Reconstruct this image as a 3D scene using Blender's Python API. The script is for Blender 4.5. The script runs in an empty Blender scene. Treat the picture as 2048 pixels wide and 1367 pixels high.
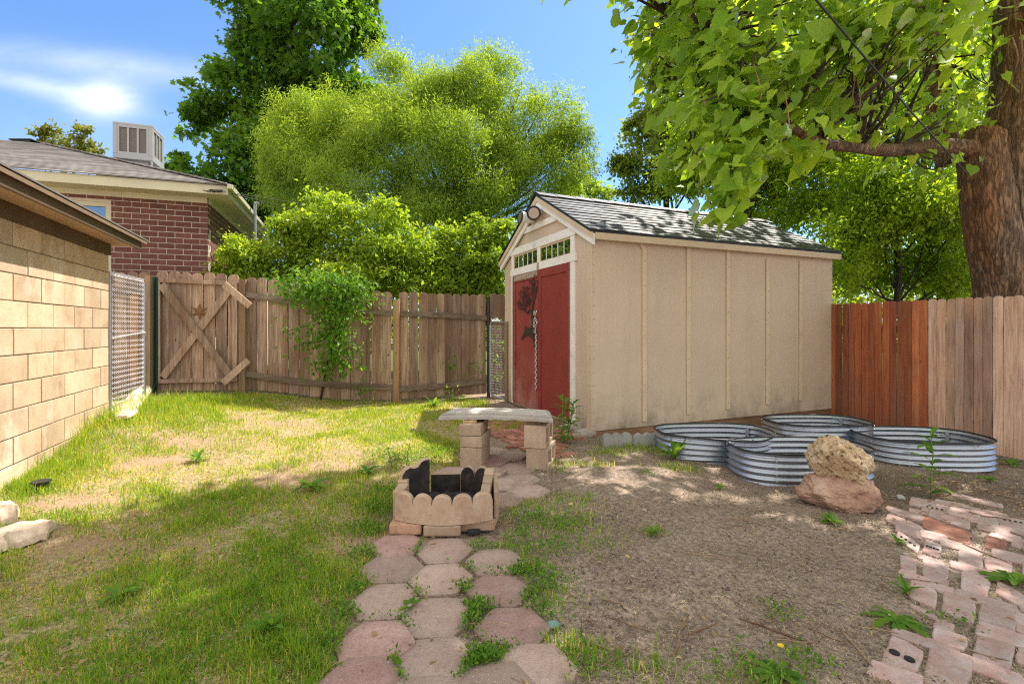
import bpy, bmesh, math, random
import numpy as np
from mathutils import Vector, Matrix, noise as mn

random.seed(7)
rng = np.random.default_rng(7)
R = math.radians
C = bpy.context.scene.collection
SC = bpy.context.scene

# ------------------------------------------------------------------ camera
F = 983.0; CX = 1024.0; HY = 657.0; CAMZ = 1.25
cam = bpy.data.cameras.new('camera'); camo = bpy.data.objects.new('camera', cam); C.objects.link(camo)
camo.location = (0, 0, CAMZ); camo.rotation_euler = (R(90), 0, 0)
cam.sensor_width = 36; cam.lens = F / 2048 * 36; cam.shift_y = -(683.5 - HY) / 2048
cam.clip_start = 0.05; cam.clip_end = 2000
SC.camera = camo

# ------------------------------------------------------------------ light
SUN_AZ, SUN_EL = 45.0, 57.0          # azimuth from +x towards +y
sd = Vector((math.cos(R(SUN_AZ)) * math.cos(R(SUN_EL)), math.sin(R(SUN_AZ)) * math.cos(R(SUN_EL)), math.sin(R(SUN_EL))))
sun = bpy.data.lights.new('sun', 'SUN'); suno = bpy.data.objects.new('sun', sun); C.objects.link(suno)
sun.energy = 5.0; sun.angle = R(0.53); sun.color = (1.0, 0.94, 0.84)
suno.rotation_euler = sd.to_track_quat('Z', 'Y').to_euler(); suno.location = (6, 8, 20)

world = bpy.data.worlds.new('World'); SC.world = world; world.use_nodes = True
wt = world.node_tree; wt.nodes.clear()
def wn(t, **k):
    n = wt.nodes.new(t)
    for a, b in k.items(): setattr(n, a, b)
    return n
sky = wn('ShaderNodeTexSky', sky_type='NISHITA', sun_disc=False)
sky.sun_elevation = R(SUN_EL); sky.sun_rotation = R(90 - SUN_AZ)
sky.air_density = 1.0; sky.dust_density = 0.6; sky.ozone_density = 1.6
wbg = wn('ShaderNodeBackground'); wo = wn('ShaderNodeOutputWorld')
wbg.inputs['Strength'].default_value = 0.15
def wmath(op, a, b=None):
    n = wn('ShaderNodeMath', operation=op)
    for i, x in enumerate((a, b)):
        if x is None: continue
        if isinstance(x, (int, float)): n.inputs[i].default_value = x
        else: wt.links.new(x, n.inputs[i])
    return n.outputs[0]
tc = wn('ShaderNodeTexCoord'); sp = wn('ShaderNodeSeparateXYZ'); wt.links.new(tc.outputs['Generated'], sp.inputs[0])
yy = wmath('MAXIMUM', sp.outputs['Y'], 0.05)
cu = wmath('DIVIDE', sp.outputs['X'], yy); cv = wmath('DIVIDE', sp.outputs['Z'], yy)
cmb = wn('ShaderNodeCombineXYZ'); wt.links.new(cu, cmb.inputs[0]); wt.links.new(cv, cmb.inputs[1])
wnz = wn('ShaderNodeTexNoise'); wnz.inputs['Scale'].default_value = 5.0; wnz.inputs['Detail'].default_value = 7; wnz.inputs['Roughness'].default_value = 0.62
mp = wn('ShaderNodeMapping'); mp.inputs['Scale'].default_value = (0.8, 2.2, 1); mp.inputs['Rotation'].default_value = (0, 0, R(14))
wt.links.new(cmb.outputs[0], mp.inputs[0]); wt.links.new(mp.outputs[0], wnz.inputs['Vector'])
def blob(u0, v0, ru, rv, slope=0.0):
    du = wmath('SUBTRACT', cu, u0); dv = wmath('SUBTRACT', wmath('SUBTRACT', cv, v0), wmath('MULTIPLY', du, slope))
    a = wmath('DIVIDE', du, ru); b = wmath('DIVIDE', dv, rv)
    d = wmath('ADD', wmath('MULTIPLY', a, a), wmath('MULTIPLY', b, b))
    return wmath('POWER', 2.718, wmath('MULTIPLY', d, -1.0))
den = wmath('ADD', wmath('ADD', blob(-0.83, 0.468, 0.06, 0.034), wmath('MULTIPLY', blob(-0.95, 0.49, 0.15, 0.022, -0.22), 0.50)),
            wmath('ADD', wmath('MULTIPLY', blob(-0.85, 0.54, 0.35, 0.03, -0.12), 0.35), wmath('MULTIPLY', blob(-1.0, 0.36, 0.5, 0.14, 0.0), 0.12)))
den = wmath('MULTIPLY', den, wmath('ADD', wmath('MULTIPLY', wnz.outputs['Fac'], 1.7), -0.15))
den = wmath('MINIMUM', wmath('MAXIMUM', den, 0.0), 1.0)
hue = wn('ShaderNodeMixRGB', blend_type='MULTIPLY'); hue.inputs[0].default_value = 1; wt.links.new(sky.outputs[0], hue.inputs[1]); hue.inputs[2].default_value = (0.53, 0.70, 0.91, 1)
# unseen broken cloud overhead and behind the viewer, added to lift the ambient light
def sstep(x, a, b):
    n = wn('ShaderNodeMapRange', interpolation_type='SMOOTHSTEP'); wt.links.new(x, n.inputs[0]); n.inputs[1].default_value = a; n.inputs[2].default_value = b; return n.outputs[0]
cn = wn('ShaderNodeTexNoise'); cn.inputs['Scale'].default_value = 3.0; cn.inputs['Detail'].default_value = 6; wt.links.new(tc.outputs['Generated'], cn.inputs['Vector'])
cover = wmath('MAXIMUM', sstep(sp.outputs['Z'], 0.60, 0.80), sstep(wmath('MULTIPLY', sp.outputs['Y'], -1.0), -0.15, 0.25))
cover = wmath('MULTIPLY', cover, sstep(cn.outputs['Fac'], 0.22, 0.50))
wmb = wn('ShaderNodeMixRGB'); wt.links.new(cover, wmb.inputs[0]); wt.links.new(hue.outputs[0], wmb.inputs[1]); wmb.inputs[2].default_value = (5.9, 5.7, 5.35, 1)
wmix = wn('ShaderNodeMixRGB'); wt.links.new(den, wmix.inputs[0]); wt.links.new(wmb.outputs[0], wmix.inputs[1]); wmix.inputs[2].default_value = (5.4, 5.5, 5.7, 1)
wt.links.new(wmix.outputs[0], wbg.inputs['Color']); wt.links.new(wbg.outputs[0], wo.inputs['Surface'])

SC.view_settings.view_transform = 'Standard'; SC.view_settings.look = 'None'
SC.view_settings.exposure = 0.88; SC.view_settings.gamma = 1.0
SC.cycles.use_denoising = False; SC.cycles.filter_width = 1.15; SC.cycles.sample_clamp_indirect = 6.0; SC.cycles.max_bounces = 8; SC.cycles.diffuse_bounces = 4; SC.cycles.transmission_bounces = 6; SC.cycles.transparent_max_bounces = 8

# ------------------------------------------------------------------ terrain height and pixel -> ground
CP = np.array([(-3.65,3.5,.10),(-4.4,5.36,.29),(-4.8,7.4,.28),(-1.84,7.75,.10),(-.4,8.5,.10),(.9,5.5,.05),(4.8,6.8,-.12),(5.4,5.2,-.165),
               (0,2,0),(-1.8,2.2,.02),(2.5,2.2,-.08),(-2,5,.12),(0,4.2,.04),(3,4,-.1),(2.8,5,-.06),(-4,9.5,.25),(0,10.5,.1),(4,9,-.05),(7,6,-.15),(0,0.3,0),(-6,8,.3),(5,1.5,-.12)])
def gz(x, y):
    x = np.asarray(x, float); y = np.asarray(y, float)
    num = np.zeros(np.broadcast(x, y).shape); den = np.zeros_like(num)
    for a, b, c in CP:
        w = 1.0 / ((x - a) ** 2 + (y - b) ** 2 + 0.35) ** 2
        num = num + w * c; den = den + w
    r = num / den
    return float(r) if r.shape == () else r
def P(px, py, h=0.0):
    u = (px - CX) / F; v = (py - HY) / F; y = 3.0
    for _ in range(30): y = 0.5 * y + 0.5 * min((CAMZ - h - gz(u * y, y)) / max(v, 0.02), 30)
    return Vector((u * y, y, gz(u * y, y) + h))
def Q(px, py, y):
    return Vector(((px - CX) / F * y, y, CAMZ + (HY - py) / F * y))
def proj(p):
    return CX + F * p[0] / p[1], HY - F * (p[2] - CAMZ) / p[1]

# ------------------------------------------------------------------ object helpers
def tag(o, label=None, cat=None, group=None, kind=None):
    if label: o['label'] = label
    if cat: o['category'] = cat
    if group: o['group'] = group
    if kind: o['kind'] = kind
    return o
def thing(name, label, cat, loc=(0, 0, 0), rz=0.0, group=None):
    o = bpy.data.objects.new(name, None); C.objects.link(o)
    o.location = loc; o.rotation_euler = (0, 0, rz); o.empty_display_size = .1
    return tag(o, label, cat, group)
def mesh_obj(name, me, m, parent=None):
    o = bpy.data.objects.new(name, me); C.objects.link(o)
    if m: me.materials.append(m)
    if parent: o.parent = parent
    return o
def add_tone(me, vals):
    a = me.attributes.new('tone', 'FLOAT', 'POINT'); a.data.foreach_set('value', np.asarray(vals, np.float32))
def copy_tree(o, parent=None):
    c = o.copy(); C.objects.link(c)
    if parent: c.parent = parent
    for ch in list(o.children): copy_tree(ch, c)
    return c

class MB:
    def __init__(s): s.v = []; s.f = []; s.t = []
    def add(s, vs, fs, tone=None):
        b = len(s.v); t = random.random() if tone is None else tone
        s.v += [tuple(x) for x in vs]; s.f += [tuple(b + i for i in f) for f in fs]; s.t += [t] * len(vs)
        return s
    def box(s, c, size, rot=None, tone=None):
        hx, hy, hz = [x / 2 for x in size]; c = Vector(c)
        vs = [Vector((sx * hx, sy * hy, sz * hz)) for sz in (-1, 1) for sy in (-1, 1) for sx in (-1, 1)]
        if rot is not None: vs = [rot @ v for v in vs]
        return s.add([v + c for v in vs], [(0,2,3,1),(4,5,7,6),(0,1,5,4),(2,6,7,3),(0,4,6,2),(1,3,7,5)], tone)
    def box2(s, a, b, tone=None):
        return s.box([(a[i] + b[i]) / 2 for i in range(3)], [abs(a[i] - b[i]) for i in range(3)], None, tone)
    def bar(s, a, b, w, d, side=(0, -1, 0), tone=None):     # board from a to b; d = thickness along side, w = width
        a = Vector(a); b = Vector(b); z = (b - a); L = z.length; z.normalize()
        y = Vector(side); y = (y - z * y.dot(z)).normalized(); x = y.cross(z)
        return s.box((a + b) / 2, (w, d, L), Matrix((x, y, z)).transposed(), tone)
    def tube(s, pts, r, n=8, tone=None, cap=True, wob=0.0):
        pts = [Vector(p) for p in pts]; k = len(pts); rs = r if isinstance(r, (list, tuple)) else [r] * k
        vs = []; fs = []; ref = None
        for i, p in enumerate(pts):
            t = (pts[min(i + 1, k - 1)] - pts[max(i - 1, 0)]).normalized()
            if ref is None: ref = Vector((0, 0, 1)) if abs(t.z) < .9 else Vector((1, 0, 0))
            x = (ref - t * ref.dot(t)); x = x.normalized() if x.length > 1e-5 else t.orthogonal().normalized(); y = t.cross(x); ref = x
            for j in range(n):
                a = 2 * math.pi * j / n; rr = rs[i]
                if wob: rr *= 1 + wob * mn.noise(Vector((math.cos(a) * 2.2, math.sin(a) * 2.2, p.z * 1.1 + p.x)))
                if wob and n > 30: rr -= .014 * abs(mn.noise(Vector((math.cos(a) * rr * 22, math.sin(a) * rr * 22, p.z * 4.0)))) * 2.2
                vs.append(p + x * math.cos(a) * rr + y * math.sin(a) * rr)
        for i in range(k - 1):
            for j in range(n):
                j2 = (j + 1) % n; fs.append((i * n + j, i * n + j2, (i + 1) * n + j2, (i + 1) * n + j))
        if cap: fs.append(tuple(range(n - 1, -1, -1))); fs.append(tuple((k - 1) * n + j for j in range(n)))
        return s.add(vs, fs, tone)
    def prism(s, poly, fn, d0, d1, tone=None):              # poly 2-D, fn(a, b, d) -> point
        n = len(poly); vs = [fn(a, b, d0) for a, b in poly] + [fn(a, b, d1) for a, b in poly]
        fs = [tuple(range(n - 1, -1, -1)), tuple(range(n, 2 * n))] + [(i, (i + 1) % n, n + (i + 1) % n, n + i) for i in range(n)]
        return s.add(vs, fs, tone)
    def strip(s, rows, tone=None, closed=False):            # grid of points
        n = len(rows[0]); vs = [p for r in rows for p in r]; fs = []
        for i in range(len(rows) - 1):
            for j in range(n if closed else n - 1):
                j2 = (j + 1) % n; fs.append((i * n + j, i * n + j2, (i + 1) * n + j2, (i + 1) * n + j))
        return s.add(vs, fs, tone)
    def build(s, name, m, parent=None, world=False, smooth=False, bevel=0.0, loc=None, seg=2):
        off = Vector((0, 0, 0))
        if world and parent is not None: off = parent.location.copy()
        if loc is not None: off = Vector(loc)
        me = bpy.data.meshes.new(name)
        me.from_pydata([(v[0] - off.x, v[1] - off.y, v[2] - off.z) for v in s.v], [], s.f)
        bm = bmesh.new(); bm.from_mesh(me); bmesh.ops.recalc_face_normals(bm, faces=bm.faces); bm.to_mesh(me); bm.free()
        add_tone(me, s.t)
        if smooth: me.polygons.foreach_set('use_smooth', [True] * len(me.polygons))
        o = mesh_obj(name, me, m, parent)
        if loc is not None: o.location = off
        if bevel:
            b = o.modifiers.new('bevel', 'BEVEL'); b.width = bevel; b.segments = seg; b.limit_method = 'ANGLE'; b.angle_limit = R(35)
        return o

def np_mesh(name, verts, tmpl_faces, nv, N, m, parent=None, tones=None, smooth=False):
    me = bpy.data.meshes.new(name)
    lt = np.array([len(f) for f in tmpl_faces]); flat = np.concatenate([np.array(f) for f in tmpl_faces])
    loops = (flat[None, :] + (np.arange(N) * nv)[:, None]).ravel().astype(np.int32)
    tot = np.tile(lt, N).astype(np.int32); start = np.concatenate(([0], np.cumsum(tot)[:-1])).astype(np.int32)
    me.vertices.add(N * nv); me.vertices.foreach_set('co', verts.reshape(-1).astype(np.float32))
    me.loops.add(len(loops)); me.loops.foreach_set('vertex_index', loops)
    me.polygons.add(len(tot)); me.polygons.foreach_set('loop_start', start); me.polygons.foreach_set('loop_total', tot)
    if smooth: me.polygons.foreach_set('use_smooth', np.ones(len(tot), bool))
    me.update(calc_edges=True)
    if tones is not None: add_tone(me, np.repeat(tones, nv))
    return mesh_obj(name, me, m, parent)

# leaf outlines: x sideways, y along the leaf, z up
T_OVAL = (np.array([(0,0,0),(-.30,.42,.07),(.30,.42,.07),(0,1,-.10),(0,.5,0)]), [(0,4,1),(0,2,4),(4,3,1),(4,2,3)])
T_LANCE = (np.array([(0,0,0),(-.11,.45,.02),(.11,.45,.02),(0,1,-.08)]), [(0,2,3,1)])
def heart():
    ys = [-.02, .10, .26, .46, .66, .84, 1.05]; sy = [-.13, .02, .22, .44, .65, .83, 1.05]; hw = [.20, .385, .45, .40, .28, .14, .0]
    v, f = [], []
    for k in range(7):
        dz = -.22 * ys[k] ** 2
        for sg in (-1, 0, 1): v.append((sg * hw[k], ys[k] if sg == 0 else sy[k], dz + abs(sg) * (.20 * hw[k] - .05 * math.sin(k * 2.1 + sg))))
    for k in range(6): f += [(3 * k, 3 * k + 1, 3 * k + 4, 3 * k + 3), (3 * k + 1, 3 * k + 2, 3 * k + 5, 3 * k + 4)]
    return np.array(v), f
T_HEART = heart()
T_MAPLE = (np.array([(0,0,0),(-.42,.10,.04),(-.22,.38,0),(-.50,.62,-.06),(-.16,.62,0),(0,1,-.12),(.16,.62,0),(.50,.62,-.06),(.22,.38,0),(.42,.10,.04)]),
           [(0,2,1),(0,8,6,4,2),(2,4,3),(4,6,5),(6,8,7),(0,9,8)])
T_LOBED = (np.array([(0,0,0),(-.10,.18,.02),(-.05,.30,.0),(-.20,.46,.04),(-.08,.56,.0),(-.19,.76,.02),(0,1,-.16),
                     (.19,.76,.02),(.08,.56,.0),(.20,.46,.04),(.05,.30,.0),(.10,.18,.02)]),
           [(0,11,10,2,1),(2,10,9,8,4,3),(4,8,7,6,5)])

def unit(a): return a / np.maximum(np.linalg.norm(a, axis=1, keepdims=True), 1e-9)
def leaves(name, m, parent, pos, tip, nrm, size, tmpl, tones, off=(0, 0, 0), smooth=False):
    tv, tf = tmpl; N = len(pos)
    tip = unit(tip); x = unit(np.cross(tip, nrm)); z = np.cross(x, tip)
    s = np.asarray(size).reshape(-1, 1) * np.ones((N, 1)); wv = rng.uniform(.72, 1.08, (N, 1, 1)); cv = rng.uniform(.4, 2.4, (N, 1, 1))
    V = pos[:, None, :] + s[:, None, :] * (wv * tv[None, :, 0:1] * x[:, None, :] + tv[None, :, 1:2] * tip[:, None, :] + cv * tv[None, :, 2:3] * z[:, None, :])
    V = V - np.array(off)[None, None, :]
    return np_mesh(name, V, tf, len(tv), N, m, parent, tones, smooth)
def rdir(n): return unit(rng.normal(size=(n, 3)))

# ------------------------------------------------------------------ materials
def newmat(name):
    m = bpy.data.materials.new(name); m.use_nodes = True; nt = m.node_tree
    return m, nt, nt.nodes['Principled BSDF']
class NT:
    def __init__(s, nt): s.nt = nt
    def n(s, t, **k):
        n = s.nt.nodes.new(t)
        for a, b in k.items():
            if a in n.inputs.keys():
                i = n.inputs[a]
                if hasattr(b, 'is_linked') or isinstance(b, bpy.types.NodeSocket): s.nt.links.new(b, i)
                else: i.default_value = b
            else: setattr(n, a, b)
        return n
    def l(s, a, b): s.nt.links.new(a, b)
    def coord(s, scale=(1, 1, 1), kind='Object', rot=(0, 0, 0)):
        t = s.n('ShaderNodeTexCoord'); mpn = s.n('ShaderNodeMapping'); mpn.inputs['Scale'].default_value = scale; mpn.inputs['Rotation'].default_value = rot
        s.l(t.outputs[kind], mpn.inputs[0]); return mpn.outputs[0]
    def noise(s, vec, scale, detail=5, rough=.6, dist=0.0):
        n = s.n('ShaderNodeTexNoise'); s.l(vec, n.inputs['Vector'])
        n.inputs['Scale'].default_value = scale; n.inputs['Detail'].default_value = detail; n.inputs['Roughness'].default_value = rough; n.inputs['Distortion'].default_value = dist
        return n.outputs['Fac']
    def voro(s, vec, scale, feature='F1'):
        n = s.n('ShaderNodeTexVoronoi', feature=feature); s.l(vec, n.inputs['Vector']); n.inputs['Scale'].default_value = scale
        return n.outputs['Distance']
    def ramp(s, fac, stops, interp='LINEAR'):
        n = s.n('ShaderNodeValToRGB'); cr = n.color_ramp; cr.interpolation = interp
        while len(cr.elements) < len(stops): cr.elements.new(.5)
        for e, (p, c) in zip(cr.elements, stops):
            e.position = p; e.color = (*c, 1) if len(c) == 3 else c
        s.l(fac, n.inputs[0]); return n.outputs[0]
    def mix(s, f, a, b, mode='MIX'):
        n = s.n('ShaderNodeMixRGB', blend_type=mode)
        for i, x in enumerate((f, a, b)):
            if isinstance(x, bpy.types.NodeSocket): s.l(x, n.inputs[i])
            elif isinstance(x, (int, float)): n.inputs[i].default_value = x if i == 0 else (x, x, x, 1)
            else: n.inputs[i].default_value = (*x, 1)
        return n.outputs[0]
    def math(s, op, a, b=None, clamp=False):
        n = s.n('ShaderNodeMath', operation=op); n.use_clamp = clamp
        for i, x in enumerate((a, b)):
            if x is None: continue
            if isinstance(x, bpy.types.NodeSocket): s.l(x, n.inputs[i])
            else: n.inputs[i].default_value = x
        return n.outputs[0]
    def attr(s, name='tone'):
        n = s.n('ShaderNodeAttribute'); n.attribute_name = name; return n.outputs['Fac']
    def rand(s):
        return s.n('ShaderNodeObjectInfo').outputs['Random']
    def bump(s, h, bsdf, strength=.3, dist=.01):
        n = s.n('ShaderNodeBump'); n.inputs['Strength'].default_value = strength; n.inputs['Distance'].default_value = dist
        s.l(h, n.inputs['Height']); s.l(n.outputs[0], bsdf.inputs['Normal'])
BW = lambda a, b: [(a, (0, 0, 0)), (b, (1, 1, 1))]
def tint(k, c): return tuple(min(1, k * x) for x in c)

def wood_mat(name, dark, mid, light, rough=.85, axis='Z', stain=None, knots=True, bump=.5):
    m, nt, b = newmat(name); q = NT(nt)
    sc = {'Z': (1, 1, .06), 'X': (.06, 1, 1), 'G': (1, 1, 1)}[axis]
    co = q.coord(sc); tone = q.attr()
    cb = q.n('ShaderNodeCombineXYZ'); q.l(q.math('MULTIPLY', tone, 37.0), cb.inputs[0]); q.l(q.math('MULTIPLY', tone, 11.0), cb.inputs[2])
    va = q.n('ShaderNodeVectorMath', operation='ADD'); q.l(co, va.inputs[0]); q.l(cb.outputs[0], va.inputs[1]); vv = va.outputs[0]
    g = q.noise(vv, 42, 6, .68, .5); big = q.noise(vv, 5, 3, .6, .3)
    col = q.ramp(g, [(.28, dark), (.52, mid), (.76, light)])
    col = q.mix(q.ramp(big, BW(.35, .75)), col, q.mix(1, col, light, 'MULTIPLY'))
    col = q.mix(1, col, q.ramp(tone, [(0, (.60, .58, .57)), (.5, (.95, .95, .95)), (1, (1.32, 1.27, 1.22))]), 'MULTIPLY')
    if stain:
        st = q.noise(q.coord((1, 1, .45)), 2.6, 4, .6)
        col = q.mix(q.ramp(st, BW(.48, .68)), col, q.mix(.75, col, stain))
    if knots:
        kv = q.voro(q.coord((1, 1, .55)), 5.5)
        col = q.mix(q.ramp(kv, [(.03, (1, 1, 1)), (.085, (0, 0, 0))]), col, tint(.45, dark))
    q.l(col, b.inputs['Base Color']); b.inputs['Roughness'].default_value = rough
    q.bump(g, b, bump, .004)
    return m
def paint_mat(name, col, rough=.55, var=.12, bump=.12, scale=30, dirt=None):
    m, nt, b = newmat(name); q = NT(nt); co = q.coord()
    n1 = q.noise(co, 3.0, 4, .6); n2 = q.noise(co, scale, 4, .6)
    c = q.mix(q.ramp(n1, BW(.3, .7)), tint(1 - var, col), tint(1 + var * .4, col))
    if dirt: c = q.mix(q.ramp(q.noise(co, 9, 6, .7), BW(.56, .78)), c, dirt)
    q.l(c, b.inputs['Base Color']); b.inputs['Roughness'].default_value = rough
    q.bump(n2, b, bump, .003)
    return m
def stone_mat(name, stops, scale=9, rough=.9, bump=.5, speck=None, fine=140, obj_var=.25, dist=.006):
    m, nt, b = newmat(name); q = NT(nt); co = q.coord(); r = q.rand(); tone = q.attr()
    cb = q.n('ShaderNodeCombineXYZ'); q.l(q.math('MULTIPLY', r, 50.0), cb.inputs[0]); q.l(q.math('MULTIPLY', tone, 23.0), cb.inputs[1])
    va = q.n('ShaderNodeVectorMath', operation='ADD'); q.l(co, va.inputs[0]); q.l(cb.outputs[0], va.inputs[1]); v = va.outputs[0]
    n1 = q.noise(v, scale, 6, .65); n2 = q.noise(v, fine, 3, .6)
    c = q.ramp(n1, stops)
    c = q.mix(1, c, q.ramp(q.math('FRACT', q.math('ADD', r, tone)), [(0, (1 - obj_var,) * 3), (1, (1 + obj_var * .6,) * 3)]), 'MULTIPLY')
    c = q.mix(q.ramp(n2, BW(.50, .80)), c, q.mix(1, c, (.62, .58, .55), 'MULTIPLY'))
    if speck: c = q.mix(q.ramp(q.noise(v, fine * .7, 2, .5), BW(.66, .74)), c, speck)
    q.l(c, b.inputs['Base Color']); b.inputs['Roughness'].default_value = rough
    q.bump(q.math('ADD', q.math('MULTIPLY', n1, .6), q.math('MULTIPLY', n2, .5)), b, bump, dist)
    return m
def leaf_mat(name, c0, c1, c2, trans=.5, gloss=.35, vein=False):
    m, nt, b = newmat(name); q = NT(nt); nt.nodes.remove(b); out = nt.nodes['Material Output']
    tone = q.attr()
    col = q.ramp(tone, [(0, c0), (.5, c1), (1, c2)])
    geo = q.n('ShaderNodeNewGeometry')
    col = q.mix(1, col, q.ramp(geo.outputs['Random Per Island'], [(0, (.8, .82, .8)), (1, (1.15, 1.15, 1.1))]), 'MULTIPLY')
    d = q.n('ShaderNodeBsdfDiffuse', Color=col)
    tcol = q.mix(1, col, (2.3, 1.95, .5), 'MULTIPLY')
    t = q.n('ShaderNodeBsdfTranslucent', Color=tcol)
    mx = q.n('ShaderNodeMixShader'); mx.inputs[0].default_value = trans; q.l(d.outputs[0], mx.inputs[1]); q.l(t.outputs[0], mx.inputs[2])
    g = q.n('ShaderNodeBsdfGlossy'); g.inputs['Roughness'].default_value = .42; g.inputs['Color'].default_value = (1, 1, 1, 1)
    fr = q.n('ShaderNodeFresnel'); fr.inputs['IOR'].default_value = 1.38
    mg = q.n('ShaderNodeMixShader'); q.l(q.math('MULTIPLY', fr.outputs[0], gloss), mg.inputs[0]); q.l(mx.outputs[0], mg.inputs[1]); q.l(g.outputs[0], mg.inputs[2])
    q.l(mg.outputs[0], out.inputs['Surface'])
    return m
def metal_mat(name, col, rough=.4, metallic=.9, var=.15, scale=6):
    m, nt, b = newmat(name); q = NT(nt); n1 = q.noise(q.coord(), scale, 5, .65)
    q.l(q.mix(n1, tint(1 - var, col), tint(1 + var, col)), b.inputs['Base Color']); b.inputs['Metallic'].default_value = metallic
    q.l(q.ramp(n1, [(.3, (rough * .8,) * 3), (.7, (rough * 1.25,) * 3)]), b.inputs['Roughness'])
    return m

M = {}
M['fence'] = wood_mat('weathered_fence_wood', (.145, .10, .076), (.38, .275, .205), (.56, .44, .34), stain=(.19, .105, .07))
M['fence_light'] = wood_mat('pale_weathered_wood', (.20, .14, .10), (.40, .30, .22), (.55, .45, .36))
M['rail'] = wood_mat('grey_rail_wood', (.11, .08, .06), (.24, .18, .135), (.38, .31, .25), axis='X')
M['post'] = wood_mat('post_wood', (.22, .14, .075), (.38, .26, .15), (.46, .34, .22))
M['orange'] = wood_mat('red_stained_fence_wood', (.22, .072, .032), (.46, .155, .062), (.54, .22, .105), stain=(.24, .105, .065), rough=.75)
M['pinkwood'] = wood_mat('faded_fence_wood', (.30, .19, .14), (.62, .43, .33), (.70, .56, .48), stain=(.64, .36, .22))
M['driftwood'] = wood_mat('bleached_wood', (.42, .33, .26), (.66, .56, .46), (.78, .70, .60), axis='G', knots=False)
M['bark'] = None
def siding(name, col):
    m, nt, b = newmat(name); q = NT(nt)
    g = q.noise(q.coord((1, 1, .022)), 48, 4, .55, 1.2); big = q.noise(q.coord(), 1.6, 4, .6)
    c = q.mix(q.ramp(big, BW(.3, .7)), tint(.93, col), tint(1.05, col))
    t = q.n('ShaderNodeTexCoord'); s3 = q.n('ShaderNodeSeparateXYZ'); q.l(t.outputs['Object'], s3.inputs[0])
    low = q.ramp(s3.outputs['Z'], [(.12, (1, 1, 1)), (.60, (0, 0, 0))])
    dirt = q.math('MULTIPLY', low, q.ramp(q.noise(q.coord((1, 1, .7)), 4, 6, .7), BW(.44, .70)))
    c = q.mix(q.math('MULTIPLY', dirt, .75), c, (.16, .125, .09)); c = q.mix(q.math('MULTIPLY', q.ramp(q.noise(q.coord((1, 1, .10)), 3.5, 5, .65), BW(.55, .8)), .35), c, tint(.72, col))
    c = q.mix(q.math('MULTIPLY', q.ramp(g, BW(.54, .75)), .14), c, tint(.62, col))
    q.l(c, b.inputs['Base Color']); b.inputs['Roughness'].default_value = .7
    q.bump(g, b, .7, .006)
    return m
M['siding'] = siding('tan_siding', (.55, .435, .325))
M['tan_trim'] = paint_mat('tan_trim_paint', (.60, .47, .33), bump=.2)
M['white'] = paint_mat('white_trim_paint', (.80, .77, .73), dirt=(.52, .45, .36))
M['red'] = paint_mat('red_door_paint', (.255, .036, .032), .5, .15, .15, 60)
def scuffed():
    m, nt, b = newmat('scuffed_red_paint'); q = NT(nt); co = q.coord()
    t = q.n('ShaderNodeTexCoord'); s3 = q.n('ShaderNodeSeparateXYZ'); q.l(t.outputs['Object'], s3.inputs[0])
    low = q.ramp(s3.outputs['Z'], [(.3, (1, 1, 1)), (1.0, (.0, .0, .0))])
    n1 = q.noise(q.coord((1, 1, .8)), 3.2, 5, .65); n2 = q.noise(co, 130, 3, .7)
    f = q.math('MULTIPLY', q.math('MULTIPLY', q.ramp(n1, BW(.38, .62)), q.ramp(n2, BW(.35, .65))), q.math('ADD', q.math('MULTIPLY', low, .75), .10))
    q.l(q.mix(f, (.25, .038, .033), (.52, .30, .26)), b.inputs['Base Color']); b.inputs['Roughness'].default_value = .6
    q.bump(n2, b, .2, .002)
    return m
M['red_scuffed'] = scuffed()
M['peeled'] = stone_mat('peeled_board', [(.35, (.28, .17, .12)), (.6, (.55, .44, .35))], 30)
M['block'] = stone_mat('tan_concrete_block', [(.30, (.40, .265, .17)), (.45, (.58, .42, .27)), (.66, (.62, .49, .35)), (.8, (.70, .60, .47))], 3.0, speck=(.30, .19, .11), obj_var=.20, bump=.8)
def weather(m, parts):
    nt = m.node_tree; q = NT(nt); b = nt.nodes['Principled BSDF']; c = b.inputs['Base Color'].links[0].from_socket
    for sc, lo, hi, col, k, sq in parts: c = q.mix(q.math('MULTIPLY', q.ramp(q.noise(q.coord(sq), sc, 6, .66), BW(lo, hi)), k), c, col)
    q.l(c, b.inputs['Base Color'])
weather(M['block'], [(1.6, .50, .66, (.36, .24, .155), .55, (1, 1, 1)), (2.3, .56, .68, (.74, .64, .52), .6, (1, 1, .6)), (9, .60, .72, (.30, .21, .14), .5, (1, 1, .5))])
M['mortar'] = stone_mat('mortar', [(.3, (.17, .11, .065)), (.7, (.30, .21, .13))], 20)
M['brick'] = stone_mat('dark_red_brick', [(.3, (.115, .040, .034)), (.7, (.19, .072, .058))], 14, obj_var=.22, bump=.3)
M['brick_mortar'] = stone_mat('pale_mortar', [(.3, (.50, .43, .36)), (.7, (.62, .55, .47))], 30, bump=.2)
M['brown'] = paint_mat('brown_painted_wood', (.115, .070, .042), .6, .2, .25, 20)
M['soffit'] = paint_mat('tan_soffit_paint', (.46, .29, .19), .6)
M['metal_brown'] = metal_mat('brown_drip_edge', (.36, .25, .19), .45, .3)
M['cream'] = paint_mat('cream_house_paint', (.56, .52, .38), .6, dirt=(.45, .44, .42))
M['galv'] = metal_mat('galvanized_steel', (.40, .435, .50), .42, .95, .22, 5)
M['cooler'] = metal_mat('grey_cooler_paint', (.34, .345, .36), .5, .2)
M['dark_rubber'] = paint_mat('black_rubber', (.012, .013, .016), .5)
M['steel_dark'] = metal_mat('dark_steel_post', (.045, .048, .055), .5, .6)
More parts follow.
